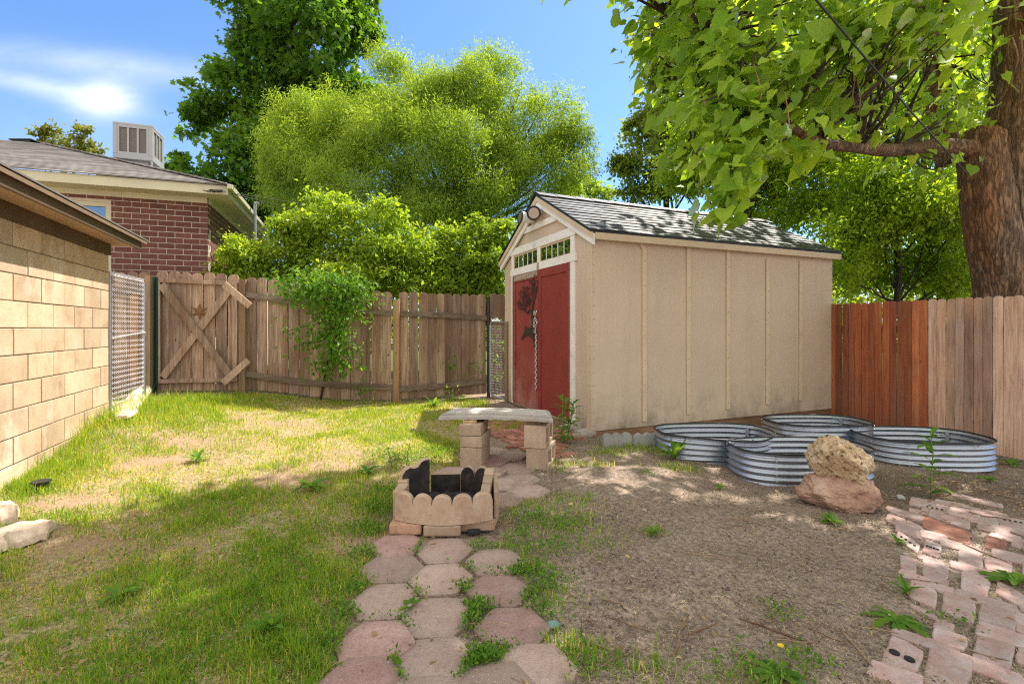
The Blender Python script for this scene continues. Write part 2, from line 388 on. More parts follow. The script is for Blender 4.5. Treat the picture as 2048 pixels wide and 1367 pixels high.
M['steel_green'] = metal_mat('green_steel_post', (.020, .045, .035), .5, .3)
M['chrome'] = metal_mat('zinc_chain', (.66, .66, .64), .3, 1.0)
M['rust'] = metal_mat('rusty_iron', (.060, .036, .030), .7, .4, .3, 30)
M['lampwhite'] = paint_mat('white_lamp_plastic', (.78, .78, .78), .35, .05)
def glass_mat(name, col, rough=.03, fac=.6):
    m, nt, b = newmat(name); q = NT(nt); nt.nodes.remove(b); out = nt.nodes['Material Output']
    d = q.n('ShaderNodeBsdfDiffuse', Color=(*col, 1)); g = q.n('ShaderNodeBsdfGlossy'); g.inputs['Roughness'].default_value = rough; g.inputs['Color'].default_value = (.9, .95, 1, 1)
    fr = q.n('ShaderNodeFresnel'); fr.inputs['IOR'].default_value = 1.5
    mx = q.n('ShaderNodeMixShader'); q.l(q.math('ADD', fr.outputs[0], fac, True), mx.inputs[0]); q.l(d.outputs[0], mx.inputs[1]); q.l(g.outputs[0], mx.inputs[2]); q.l(mx.outputs[0], out.inputs['Surface'])
    return m
M['pane'] = glass_mat('dark_window_glass', (.010, .012, .012), .02, .22)
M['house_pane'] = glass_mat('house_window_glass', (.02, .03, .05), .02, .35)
M['house_pane'].node_tree.nodes['Glossy BSDF'].inputs['Color'].default_value = (.22, .40, .75, 1)  # blue sky reflection painted in as a gloss tint
M['lens'] = glass_mat('lamp_lens', (.22, .17, .12), .08, .25)
def shingle(name, stops, rough=.75):
    m, nt, b = newmat(name); q = NT(nt); co = q.coord(); tone = q.attr()
    c = q.ramp(tone, stops); n2 = q.noise(co, 160, 3, .7); n1 = q.noise(co, 3, 4, .6)
    c = q.mix(q.ramp(n2, BW(.35, .7)), q.mix(1, c, (.55, .55, .55), 'MULTIPLY'), q.mix(1, c, (1.3, 1.3, 1.3), 'MULTIPLY'))
    q.l(q.mix(q.math('MULTIPLY', n1, .4), c, tint(.5, stops[0][1])), b.inputs['Base Color']); b.inputs['Roughness'].default_value = rough
    q.bump(n2, b, .5, .004)
    return m
M['shingle_shed'] = shingle('dark_shingle', [(0, (.012, .011, .013)), (.35, (.022, .021, .023)), (.65, (.038, .042, .052)), (1, (.075, .082, .10))], .42)
M['shingle_house'] = shingle('grey_shingle', [(0, (.16, .14, .13)), (.5, (.25, .225, .21)), (1, (.34, .31, .29))])
M['bench'] = stone_mat('grey_cast_concrete', [(.3, (.36, .33, .30)), (.7, (.50, .46, .42))], 8, bump=.35)
M['cinder'] = stone_mat('cinder_block', [(.3, (.38, .27, .19)), (.7, (.52, .39, .29))], 10, bump=.8, fine=95, speck=(.22, .15, .11))
M['edging'] = stone_mat('sandy_edging_stone', [(.28, (.34, .21, .14)), (.5, (.45, .315, .22)), (.75, (.53, .405, .30))], 6, bump=.5, fine=160)
M['edging_grey'] = stone_mat('grey_edging_stone', [(.3, (.24, .23, .22)), (.7, (.36, .35, .33))], 10)
def sooty(base):
    m, nt, b = newmat('sooty_edging_stone'); q = NT(nt); co = q.coord()
    n1 = q.noise(co, 7, 5, .65); n2 = q.noise(co, 120, 3, .6)
    q.l(q.mix(q.ramp(n1, BW(.42, .78)), (.012, .010, .010), (.085, .06, .048)), b.inputs['Base Color']); b.inputs['Roughness'].default_value = .95
    q.bump(n2, b, .4, .004); return m
M['soot'] = sooty(None)
M['redbrick'] = stone_mat('tan_red_brick', [(.28, (.30, .15, .09)), (.5, (.43, .27, .18)), (.75, (.50, .36, .27))], 7, bump=.7)
M['paver'] = stone_mat('pink_concrete_paver', [(.3, (.36, .245, .205)), (.55, (.44, .315, .265)), (.8, (.50, .38, .325))], 4, bump=1.0, dist=.010, speck=(.55, .50, .46), fine=130, obj_var=.2)
M['oldbrick'] = stone_mat('old_pink_brick', [(.25, (.36, .20, .165)), (.5, (.46, .315, .285)), (.75, (.53, .46, .44))], 9, bump=.7, obj_var=.2)
M['herring'] = stone_mat('red_path_brick', [(.28, (.26, .085, .055)), (.5, (.38, .16, .11)), (.75, (.46, .28, .22))], 9, bump=.6, obj_var=.35)
M['rock_red'] = stone_mat('reddish_sandstone', [(.30, (.09, .058, .045)), (.44, (.34, .195, .135)), (.60, (.48, .31, .22)), (.75, (.54, .42, .32))], 4.2, bump=1.0, fine=60, dist=.03)
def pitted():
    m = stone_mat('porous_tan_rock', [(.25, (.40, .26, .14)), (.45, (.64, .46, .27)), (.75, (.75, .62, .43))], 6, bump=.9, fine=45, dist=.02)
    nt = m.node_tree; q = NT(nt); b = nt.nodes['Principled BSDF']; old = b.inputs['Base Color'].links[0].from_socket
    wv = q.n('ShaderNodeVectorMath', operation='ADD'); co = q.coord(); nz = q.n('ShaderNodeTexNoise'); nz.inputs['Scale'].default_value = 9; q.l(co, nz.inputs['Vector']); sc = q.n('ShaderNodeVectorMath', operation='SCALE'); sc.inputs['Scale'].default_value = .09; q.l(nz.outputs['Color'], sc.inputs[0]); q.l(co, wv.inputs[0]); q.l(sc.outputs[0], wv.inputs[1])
    v = q.voro(wv.outputs[0], 19); hole = q.ramp(v, [(.10, (1, 1, 1)), (.24, (0, 0, 0))]); q.l(q.mix(q.math('MULTIPLY', hole, .85), old, (.10, .055, .025)), b.inputs['Base Color'])  # dark spots paint the shade inside the pits
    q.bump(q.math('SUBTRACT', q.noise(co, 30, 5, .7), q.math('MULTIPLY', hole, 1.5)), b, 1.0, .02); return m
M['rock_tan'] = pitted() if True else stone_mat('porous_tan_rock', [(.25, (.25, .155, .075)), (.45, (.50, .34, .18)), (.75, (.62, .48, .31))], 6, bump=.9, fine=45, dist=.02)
M['concrete'] = stone_mat('rough_concrete', [(.3, (.36, .30, .25)), (.7, (.52, .45, .39))], 9)
M['char'] = stone_mat('charcoal', [(.3, (.006, .006, .007)), (.7, (.035, .035, .038))], 20, bump=1)
M['pebble'] = stone_mat('blue_green_stone', [(.3, (.11, .22, .22)), (.7, (.25, .38, .38))], 20, bump=.2)
M['podbrown'] = wood_mat('dry_pod', (.14, .085, .05), (.33, .22, .135), (.48, .36, .24), axis='G', knots=False)
M['podhang'] = wood_mat('hanging_pod', (.20, .11, .07), (.36, .22, .14), (.42, .28, .19), axis='G', knots=False)
M['twig'] = wood_mat('twig_bark', (.040, .028, .020), (.085, .06, .042), (.15, .11, .08), axis='G', knots=False)
M['crumb'] = shingle('soil_crumb', [(0, (.10, .07, .05)), (.5, (.27, .20, .155)), (1, (.46, .38, .31))], .95)
M['yellow'] = paint_mat('yellow_petal', (.75, .55, .02), .6)
def bark(name, a, b_, c, moss=None):
    m, nt, b = newmat(name); q = NT(nt)
    v = q.noise(q.coord((1, 1, .22)), 30, 6, .7, .5); w = q.voro(q.coord((1, 1, .22)), 24)
    rg = q.math('MULTIPLY', q.math('ABSOLUTE', q.math('SUBTRACT', q.noise(q.coord((1, 1, .20)), 19, 3, .55, .4), .5)), 5.0, True)
    h = q.math('ADD', q.math('MULTIPLY', v, .55), q.math('MULTIPLY', rg, .45))
    col = q.ramp(h, [(.25, a), (.50, b_), (.80, c)])
    if moss: col = q.mix(q.math('MULTIPLY', q.ramp(q.noise(q.coord((1, 1, .35)), 1.3, 4, .6), BW(.42, .62)), .7), col, q.mix(1, q.ramp(h, [(.3, (.4, .4, .4)), (.8, (1.5, 1.5, 1.5))]), moss, 'MULTIPLY'))
    q.l(col, b.inputs['Base Color']); b.inputs['Roughness'].default_value = .9
    q.bump(h, b, 1.0, .03)
    return m
M['bark'] = bark('catalpa_bark', (.05, .030, .020), (.20, .125, .082), (.36, .25, .18), moss=(.27, .105, .025))
M['bark_dark'] = bark('dark_bark', (.018, .013, .010), (.055, .042, .032), (.11, .085, .065))
M['leaf_catalpa'] = leaf_mat('catalpa_leaf', (.14, .26, .03), (.24, .39, .05), (.36, .50, .07), .56, .3)
M['leaf_willow'] = leaf_mat('willow_leaf', (.12, .21, .035), (.215, .335, .06), (.33, .45, .10), .44, .06)
M['leaf_maple'] = leaf_mat('maple_leaf', (.045, .12, .016), (.08, .18, .022), (.14, .25, .03), .5, .15)
M['leaf_shrub'] = leaf_mat('shrub_leaf', (.10, .19, .022), (.19, .30, .035), (.33, .44, .07), .52, .15)
M['leaf_vine'] = leaf_mat('vine_leaf', (.06, .15, .02), (.11, .24, .03), (.20, .34, .05), .5, .2)
M['leaf_tree'] = leaf_mat('tree_leaf', (.105, .20, .025), (.20, .32, .04), (.33, .45, .065), .60, .12)
M['leaf_grey'] = leaf_mat('grey_green_leaf', (.10, .16, .04), (.17, .24, .055), (.25, .32, .08), .5, .15)
M['leaf_olive'] = leaf_mat('olive_leaf', (.11, .13, .03), (.18, .20, .045), (.25, .26, .06), .3, .1)
M['leaf_weed'] = leaf_mat('weed_leaf', (.06, .15, .025), (.11, .24, .035), (.20, .32, .05), .42, .07)
M['stem_green'] = paint_mat('green_stem', (.16, .24, .06), .6)
M['grass'] = leaf_mat('grass_blade', (.62, .51, .27), (.26, .36, .045), (.09, .25, .025), .45, .10)
M['straw'] = leaf_mat('dry_straw', (.18, .11, .065), (.38, .27, .16), (.62, .50, .34), .25, .15)

HEX = [(794, 1092, 'dull red hexagonal paver half under the left brick of the fire pit'), (888, 1103, 'pale hexagonal paver directly in front of the fire pit middle brick'), (784, 1137, 'hexagonal paver with brick red patches at the grass edge below the fire pit'),
       (881, 1158, 'speckled hexagonal paver in the middle of the path below the fire pit'), (990, 1124, 'light hexagonal paver right of the pale one in front of the fire pit'), (768, 1203, 'smooth pinkish hexagonal paver at the left edge of the path'),
       (875, 1234, 'pink hexagonal paver crossed by creeping weeds in the path centre'), (997, 1182, 'reddish hexagonal paver overgrown at the right of the path with twigs on it'), (750, 1287, 'rough red hexagonal paver at the left path edge below the smooth one'),
       (1025, 1257, 'dark pink hexagonal paver beside the blue-green stone'), (868, 1323, 'grey pink hexagonal paver near the bottom with weeds at both sides'), (722, 1368, 'red hexagonal paver cut by the bottom edge at left'),
       (1070, 1340, 'sunlit tan hexagonal paver at the bottom right of the path'), (985, 1385, 'hexagonal paver at the bottom edge beside a weed cushion'), (845, 1420, 'hexagonal paver at the bottom edge in the path centre'),
       (1035, 937, 'light brown hexagonal paver between the two bench supports'), (1040, 960, 'hexagonal paver in front of the right bench support'), (1024, 911, 'grey hexagonal paver just behind the bench supports'), (985, 903, 'pink hexagonal paver behind the left bench support'),
       (1000, 969, 'sunlit pink hexagonal paver behind the right fire pit wall'), (1056, 984, 'wide pink hexagonal paver right of the fire pit'), (905, 944, 'hexagonal paver behind the broken fire pit slab'), (975, 943, 'hexagonal paver behind the double scallop stone'), (1004, 1000, 'small pink paver touching the right side of the fire pit'), (985, 922, 'dirt covered hexagonal paver between the bench supports at left')]
BR = [(500,1310,170,60,-20,35,'L'),(550,1190,105,55,-40,75,'H'),(570,1040,95,35,-8,22,'L'),(800,1120,150,65,5,30,'L'),(855,1275,140,35,-25,100,'S'),(830,975,60,30,-15,30,'S'),(870,1065,110,35,-8,40,'S'),(700,880,95,50,0,14,'L'),
      (930,850,100,38,-8,62,'S'),(690,760,88,42,-8,52,'S'),(715,680,180,68,0,23,'L'),(775,620,82,24,2,58,'S'),(590,560,52,16,0,40,'S'),(745,535,85,28,0,14,'L'),(1040,700,90,30,-5,55,'S'),(1120,810,208,60,0,26,'L'),(1190,930,112,28,-5,68,'S'),
      (1215,1040,165,52,-8,36,'L'),(1165,1160,125,24,-18,80,'S'),(1160,1280,205,75,-5,36,'L'),(1360,960,50,20,-5,55,'S'),(1280,765,95,50,-5,36,'L'),(1040,605,160,45,0,20,'L'),(1010,540,80,25,-5,42,'S'),(1200,580,88,22,0,38,'S'),(1265,515,108,26,0,25,'L'),
      (950,445,138,38,0,20,'L'),(755,460,55,20,-8,38,'H'),(590,415,70,46,-8,22,'H'),(600,340,88,26,0,24,'L'),(765,378,85,20,0,20,'L'),(850,335,150,55,-10,30,'R'),(570,290,115,42,-5,22,'L'),(590,232,140,42,0,16,'L'),(690,215,90,16,0,12,'L'),(870,262,130,42,-5,20,'L'),
      (770,193,78,17,-10,20,'H'),(700,155,92,16,-8,20,'S'),(890,165,115,18,-5,17,'L'),(965,222,105,18,-15,22,'S'),(1130,222,128,26,0,18,'L'),(1090,263,108,22,-8,22,'S'),(1295,280,85,15,-10,22,'H'),(1165,320,105,26,-5,22,'L'),(1300,325,90,30,0,18,'L'),
      (1245,378,95,20,-5,20,'S'),(1180,430,68,20,-5,34,'R'),(1335,420,50,12,-5,25,'S'),(960,112,78,20,0,10,'L'),(1110,148,115,24,0,11,'L'),(1400,860,60,25,-5,30,'S'),(1420,1180,90,30,-10,60,'S'),(1400,560,60,18,0,22,'L'),(1420,620,60,20,-5,45,'S'),(1440,470,70,20,-3,25,'L')]
# ------------------------------------------------------------------ ground
def lawn_mask(x, y):
    xb = np.interp(y, [0, 2.0, 2.9, 3.5, 4.2, 4.7, 5.3, 6.2, 7.6, 9], [-.72, -.78, -.80, -.80, -.62, -.45, -.25, -.15, -.30, -.6])
    n = 0.18 * np.sin(3.1 * x + 2.3 * y) + .13 * np.sin(7.3 * x - 5.1 * y + 1)
    return np.clip((xb - x + n) / .30 + .5, 0, 1)
PATCH = [(P(400, 885), .75, .36), (P(330, 920), .5, .25), (P(560, 955), .55, .25), (P(700, 905), .4, .2), (P(560, 845), .5, .16), (P(120, 1000), .5, .2), (P(660, 930), .5, .22), (P(180, 1085), .5, .15), (P(860, 800), .5, .1)]
def bare(x, y):
    b = np.zeros(np.shape(x))
    for p, a, c in PATCH:
        b = np.maximum(b, np.exp(-(((x - p.x) / a) ** 2 + ((y - p.y) / c) ** 2)))
    return b
def build_ground():
    xs = np.concatenate((-np.geomspace(160, 7.2, 26), np.arange(-7, 8.01, .055), np.geomspace(8.2, 160, 26)))
    ys = np.concatenate((np.linspace(-30, .2, 10), np.arange(.4, 10.6, .055), np.geomspace(10.8, 400, 34)))
    X, Y = np.meshgrid(xs, ys); Z = gz(X, Y)
    near = ((X > -7) & (X < 8) & (Y > .3) & (Y < 10.6))
    bumpy = np.zeros_like(Z); idx = np.argwhere(near)
    for i, j in idx:
        p = Vector((X[i, j] * 2.2, Y[i, j] * 2.2, 0)); bumpy[i, j] = .020 * mn.noise(p) + .010 * mn.noise(p * 4.3) + .006 * mn.noise(p * 11)
    mound = P(1235, 945); bumpy += .05 * np.exp(-(((X - mound.x) / .32) ** 2 + ((Y - mound.y) / .16) ** 2))
    fl = np.zeros_like(Z); sub = near
    for (a_, b_) in [(1640 + q_[0] / 3.358, 960 + q_[1] / 3.358) for q_ in BR] + [(h_[0], h_[1]) for h_ in HEX]:
        p_ = P(a_, b_); fl = np.maximum(fl, np.exp(-(((X - p_.x) ** 2 + (Y - p_.y) ** 2) / .026) ** 2))
    Z = Z + bumpy * (1 - .92 * fl) - .012 + .002 * fl
    ny, nx = X.shape
    V = np.stack((X, Y, Z), -1).reshape(-1, 3)
    I = np.arange(ny * nx).reshape(ny, nx)
    Fc = np.stack((I[:-1, :-1], I[:-1, 1:], I[1:, 1:], I[1:, :-1]), -1).reshape(-1, 4)
    me = bpy.data.meshes.new('ground'); me.from_pydata(V.tolist(), [], Fc.tolist())
    me.polygons.foreach_set('use_smooth', [True] * len(me.polygons))
    a = me.attributes.new('lawn', 'FLOAT', 'POINT'); L = lawn_mask(X, Y) * (1 - .85 * bare(X, Y)); a.data.foreach_set('value', L.ravel().astype(np.float32))
    wet = np.exp(-(((X - 3.6) / 1.6) ** 2 + ((Y - 4.1) / .75) ** 2)); a = me.attributes.new('mulch', 'FLOAT', 'POINT'); a.data.foreach_set('value', wet.ravel().astype(np.float32))
    m, nt, b = newmat('soil'); q = NT(nt); co = q.coord()
    n1 = q.noise(co, 2.4, 6, .65); n2 = q.noise(co, 38, 5, .7); n3 = q.noise(co, 150, 3, .7)
    soil = q.ramp(n1, [(.3, (.255, .183, .142)), (.5, (.355, .268, .215)), (.72, (.44, .345, .28))])
    soil = q.mix(q.ramp(n2, BW(.40, .62)), soil, q.mix(1, soil, (.34, .32, .32), 'MULTIPLY'))
    soil = q.mix(q.ramp(n3, BW(.56, .68)), soil, (.50, .42, .33))
    red = q.mix(.6, soil, (.40, .235, .15))
    thatch = q.ramp(n2, [(.32, (.12, .09, .045)), (.5, (.33, .26, .14)), (.70, (.52, .43, .25))])
    lw = q.attr('lawn'); mu = q.attr('mulch')
    c = q.mix(q.math('MULTIPLY', mu, .7), soil, q.mix(1, soil, (.45, .40, .38), 'MULTIPLY'))
    lx = q.math('ADD', lw, q.math('MULTIPLY', q.math('SUBTRACT', n2, .5), .9), True)
    far = q.n('ShaderNodeSeparateXYZ'); t2 = q.n('ShaderNodeTexCoord'); q.l(t2.outputs['Object'], far.inputs[0])
    c = q.mix(q.ramp(q.math('MULTIPLY', far.outputs['X'], -1.0), BW(0.2, 1.0)), c, red)
    c = q.mix(lx, c, thatch)
    c = q.mix(q.math('GREATER_THAN', far.outputs['Y'], 10.5), c, (.08, .11, .03))
    q.l(c, b.inputs['Base Color']); b.inputs['Roughness'].default_value = .95; b.inputs['Specular IOR Level'].default_value = .2
    q.bump(q.math('ADD', n2, q.math('MULTIPLY', n3, .5)), b, .8, .012)
    tag(mesh_obj('ground', me, m), kind='structure')
build_ground()

# ------------------------------------------------------------------ concrete-block garage (left)
gd = Vector((-.374, .927, 0)).normalized(); gn = Vector((gd.y, -gd.x, 0))
GA = Vector((-4.40, 5.36, 0)) - gd * 3.1; GB = Vector((-4.40, 5.36, 0)); GL = 3.1
def build_garage():
    r = thing('block_garage', 'tan concrete block garage with brown painted eave at left', 'garage', GA)
    def fn(a, h, d): return GA + gd * a + gn * d + Vector((0, 0, h))
    w = MB(); w.prism([(0, -.1), (GL - .004, -.1), (GL - .004, 2.05), (0, 2.05)], fn, -.25, -.006, .5)
    w.build('mortar_wall', M['mortar'], r, True)
    k = MB(); hc = .2032; z0 = 1.25 - 6 * hc + .004; bl = .4064
    for c in range(-1, 10):
        z = z0 + c * hc
        a = GL - (bl * .5 if c % 2 else bl) - .0
        hi = GL; lo = a
        while hi > .02:
            lo = max(lo, 0)
            if hi - lo > .03:
                g = .0042; j = random.uniform(-.003, .003)
                top = min(z + hc - g, 2.045)
                k.prism([(lo + g, z + g), (hi - g if hi < GL else hi, z + g), (hi - g if hi < GL else hi, top), (lo + g, top)], fn, -.10, j)
            hi = lo; lo -= bl
    k.build('block_wall', M['block'], r, True, bevel=.004)
    # end wall return
    e = MB()
    e.prism([(0, -.1), (1.2, -.1), (1.2, 2.045), (0, 2.045)], lambda a, h, d: GB - gn * (a + .02) + gd * d + Vector((0, 0, h)), -.004, .0, .4)
    e.build('end_wall', M['block'], r, True)
    s = MB(); s.prism([(0, 2.05), (GL + .02, 2.05), (GL + .02, 2.17), (0, 2.17)], fn, -.1, .018); s.build('frieze_board', M['brown'], r, True, bevel=.003)
    s = MB(); s.prism([(0, 2.172), (GL + .16, 2.172), (GL + .16, 2.186), (0, 2.186)], fn, -.1, .226); s.build('soffit', M['soffit'], r, True)
    s = MB(); s.prism([(0, 2.150), (GL + .17, 2.150), (GL + .17, 2.245), (0, 2.245)], fn, .228, .252); s.build('fascia_board', M['brown'], r, True, bevel=.003)
    s = MB(); s.prism([(.228, 2.247), (.285, 2.222), (.29, 2.25), (.235, 2.275)], lambda d, h, a: fn(a, h, d), 0, GL + .24); s.build('drip_edge', M['metal_brown'], r, True)
    s = MB()
    sl = .22
    for rr in range(10):
        d1 = .292 - rr * .14; h1 = 2.262 + rr * .14 * sl
        s.prism([(d1, h1), (d1, h1 + .014), (d1 - .17, h1 + .17 * sl + .004), (d1 - .17, h1 + .17 * sl - .01)], lambda d, h, a: fn(a, h, d), 0, GL + .25)
    s.build('roof', M['shingle_house'], r, True)
build_garage()

# ------------------------------------------------------------------ brick house
hf = Vector((.949, .316, 0)).normalized(); hs = Vector((-hf.y, hf.x, 0)); HK = Vector((-5.14, 8.3, 0))
def build_house():
    r = thing('brick_house', 'dark red brick house with grey hip roof and cream eaves behind the fence', 'house', HK)
    def ff(a, h, d): return HK - hf * a - hs * d + Vector((0, 0, h))       # front face: a leftwards, d towards viewer
    def fs(a, h, d): return HK + hs * a + hf * d + Vector((0, 0, h))       # side face
    W0, W1, WB, WT = 1.36, 2.55, 1.75, 3.27
    w = MB()
    for (a0, a1, h0, h1) in ((-0.0, W0, 0, 3.5), (W0, W1, 0, WB), (W0, W1, WT, 3.5), (W1, 8, 0, 3.5)):
        w.prism([(a0, h0), (a1, h0), (a1, h1), (a0, h1)], ff, -.2, -.004, .5)
    w.prism([(.21, 0), (7.5, 0), (7.5, 3.5), (.21, 3.5)], fs, -.2, -.004, .5)
    w.build('mortar_wall', M['brick_mortar'], r, True)
    b = MB(); ch = .092; bl = .240; g = .011
    for c in range(12, 39):
        z = c * ch
        for fn_, L, win in ((ff, 4.2, True), (fs, 5.5, False)):
            a = -(bl / 2) * (c % 2)
            while a < L:
                lo, hi = max(a, 0.0), a + bl - g; a += bl
                segs = [(lo, hi)]
                if win and z + ch > WB - .02 and z < WT:
                    segs = [(lo, min(hi, W0 - .01)), (max(lo, W1 + .01), hi)]
                for s0, s1 in segs:
                    if s1 - s0 > .03: b.prism([(s0, z), (s1, z), (s1, z + ch - g), (s0, z + ch - g)], fn_, -.05 if win else -.03, random.uniform(-.002, .002))
    b.build('wall', M['brick'], r, True)
    wi = MB()
    for (a0, a1, h0, h1) in ((W0, W0 + .07, WB, WT), (W1 - .07, W1, WB, WT), (W0 + .07, W1 - .07, WT - .07, WT), (W0 + .07, W1 - .07, WB, WB + .07), (1.93, 1.97, WB + .07, WT - .07)):
        wi.prism([(a0, h0), (a1, h0), (a1, h1), (a0, h1)], ff, -.07, -.02)
    wo_ = wi.build('window', M['cream'], r, True)
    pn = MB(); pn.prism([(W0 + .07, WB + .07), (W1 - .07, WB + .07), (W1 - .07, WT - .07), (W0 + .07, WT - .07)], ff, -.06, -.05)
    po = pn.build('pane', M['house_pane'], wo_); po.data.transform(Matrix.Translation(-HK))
    # eaves
    OV = .35; EZ = 3.44
    s = MB(); s.prism([(-OV, -OV), (8, -OV), (8, .25), (-OV, .25)], lambda a, d, h: HK - hf * a + hs * d + Vector((0, 0, h)), 3.455, 3.47)
    s.prism([(.25, -OV), (7.8, -OV), (7.8, .0), (.25, .0)], lambda a, d, h: HK + hs * a - hf * d + Vector((0, 0, h)), 3.455, 3.47)
    s.build('soffit', M['cream'], r, True)
    s = MB(); s.prism([(0, 3.36), (8, 3.36), (8, 3.452), (0, 3.452)], ff, .003, .03); s.prism([(.03, 3.36), (7.5, 3.36), (7.5, 3.452), (.03, 3.452)], fs, .003, .03); s.build('frieze_board', M['cream'], r, True)
    s = MB(); s.prism([(-OV, 3.44), (8, 3.44), (8, 3.59), (-OV, 3.59)], ff, OV + .002, OV + .03); s.prism([(-OV - .03, 3.44), (7.8, 3.44), (7.8, 3.59), (-OV - .03, 3.59)], fs, OV + .002, OV + .03)
    s.build('fascia_board', M['cream'], r, True, bevel=.004)
    gm = MB()
    gm.prism([(OV + .032, 3.53), (OV + .10, 3.53), (OV + .11, 3.60), (OV + .032, 3.60)], lambda d, h, a: fs(a, h, d), -OV - .1, 7.6); gm.build('gutter', M['cream'], r, True, bevel=.006)
    # hip roof in shingle rows
    PIT = .385; HW = 4.45; O2 = OV + .06
    rf = MB()
    rows = 32; step = (HW + .06) / rows
    for i in range(rows):
        d0 = -O2 + i * step; d1 = d0 + step * 1.25; z0 = 3.60 + (i * step) * PIT; z1 = z0 + step * 1.25 * PIT
        # front slope: d inward from front eave, a leftwards from the hip
        a = d0; first = True
        while a < 9:
            a1 = a + random.uniform(.22, .42); lo0 = a if not first else d0; lo1 = a if not first else d1
            p = [ff(lo0, z0 + .012, -d0), ff(a1, z0 + .012, -d0), ff(a1, z1, -d1), ff(max(lo1, lo0), z1, -d1), ff(lo0, z0 - .01, -d0), ff(a1, z0 - .01, -d0)]
            rf.add(p, [(0, 1, 2, 3), (4, 5, 1, 0)]); first = False; a = a1
        a = d0; first = True
        while a < 8:
            a1 = a + random.uniform(.22, .42); lo1 = d1 if first else a
            p = [fs(a, z0 + .012, -d0), fs(a1, z0 + .012, -d0), fs(a1, z1, -d1), fs(lo1, z1, -d1), fs(a, z0 - .01, -d0), fs(a1, z0 - .01, -d0)]
            rf.add(p, [(0, 1, 2, 3), (4, 5, 1, 0)]); first = False; a = a1
    # hip cap
    e0 = ff(-O2, 3.605, O2); e1 = HK - hf * (HW - O2) + hs * (HW - O2) + Vector((0, 0, 3.60 + HW * PIT))
    for i in range(26):
        rf.bar(e0.lerp(e1, i / 26), e0.lerp(e1, (i + 1.2) / 26) + Vector((0, 0, .012)), .24, .02, (0, 0, 1))
    rf.build('roof', M['shingle_house'], r, True)
    v = MB(); p = Q(55, 292, 11.0); v.box(p, (.40, .30, .16)); v.box(p + Vector((0, 0, .09)), (.50, .36, .03)); v.build('roof_vent', M['dark_rubber'], r, True, bevel=.01)
    mst = MB(); p = Q(510, 450, 9.6); mst.tube([p - Vector((0, 0, .5)), Q(510, 412, 9.6), Q(511, 406, 9.6), Q(516, 406, 9.5)], [.028, .028, .03, .03], 10); mst.build('service_mast', M['cooler'], r, True, smooth=False)
    wr = MB(); p0 = ff(-OV, 3.5, OV + .05)
    for k in range(4):
        pts = [p0 + Vector((random.uniform(-.9, .1), random.uniform(-.3, 0), random.uniform(-.1, .03))) * .35 for _ in range(7)]
        wr.tube(pts, .005, 5)
    wr.build('cable_bundle', M['dark_rubber'], r, True)
build_house()

def build_cooler():
    base = Q(279, 338, 11.0); r = thing('rooftop_cooler', 'grey evaporative cooler box with louvred pads standing on the house roof', 'air cooler', base)
    ax = hf; ay = hs
    def fn(a, d, h): return base + ax * a + ay * d + Vector((0, 0, h))
    z0, z1 = .10, .88; w = .365
    b = MB(); b.prism([(-w, -w), (w, -w), (w, w), (-w, w)], fn, z0, z0 + .10); b.prism([(-w, -w), (w, -w), (w, w), (-w, w)], fn, z1 - .05, z1)
    for sx in (-1, 1):
        for sy in (-1, 1):
            b.prism([(sx * w, sy * w), (sx * (w - .08), sy * w), (sx * (w - .08), sy * (w - .08)), (sx * w, sy * (w - .08))], fn, z0 + .1, z1 - .05)
    b.build('cabinet', M['cooler'], r, True, bevel=.008)
    for nm, (ox, oy), (tx, ty) in (('f', (0, -1), (1, 0)), ('s', (1, 0), (0, 1)), ('b', (0, 1), (1, 0)), ('l', (-1, 0), (0, 1))):
        pd = MB(); fr = MB()
        def g(a, h, d, ox=ox, oy=oy, tx=tx, ty=ty): return fn(tx * a + ox * (w - .03 + d), ty * a + oy * (w - .03 + d), h)
        pd.prism([(-w + .08, z0 + .1), (w - .08, z0 + .1), (w - .08, z1 - .05), (-w + .08, z1 - .05)], g, -.01, .0)
        for i in range(4):
            c = -w + .10 + i * (2 * w - .20) / 3; fr.prism([(c - .018, z0 + .1), (c + .018, z0 + .1), (c + .018, z1 - .05), (c - .018, z1 - .05)], g, .002, .022)
        fr.prism([(-w + .08, z0 + .1), (w - .08, z0 + .1), (w - .08, z0 + .15), (-w + .08, z0 + .15)], g, .004, .025); fr.prism([(-w + .08, z1 - .1), (w - .08, z1 - .1), (w - .08, z1 - .05), (-w + .08, z1 - .05)], g, .004, .025)
        po = pd.build('cooler_pad', M['pad'], r, True); fo = fr.build('louvre_frame', M['cooler'], po); fo.data.transform(Matrix.Translation(-base))
    d = MB(); d.prism([(-.25, -.25), (.25, -.25), (.25, .25), (-.25, .25)], fn, -.5, z0 - .002); d.build('duct', M['cooler'], r, True)
    for sx in (-1, 1):
        for sy in (-1, 1):
            l = MB(); l.tube([fn(sx * .34, sy * .34, -.55), fn(sx * .34, sy * .34, z0)], .02, 8); l.build('leg', M['cooler'], r, True)
M['pad'] = stone_mat('cooler_pad', [(.3, (.10, .09, .08)), (.7, (.24, .215, .19))], 40, fine=80)
build_cooler()

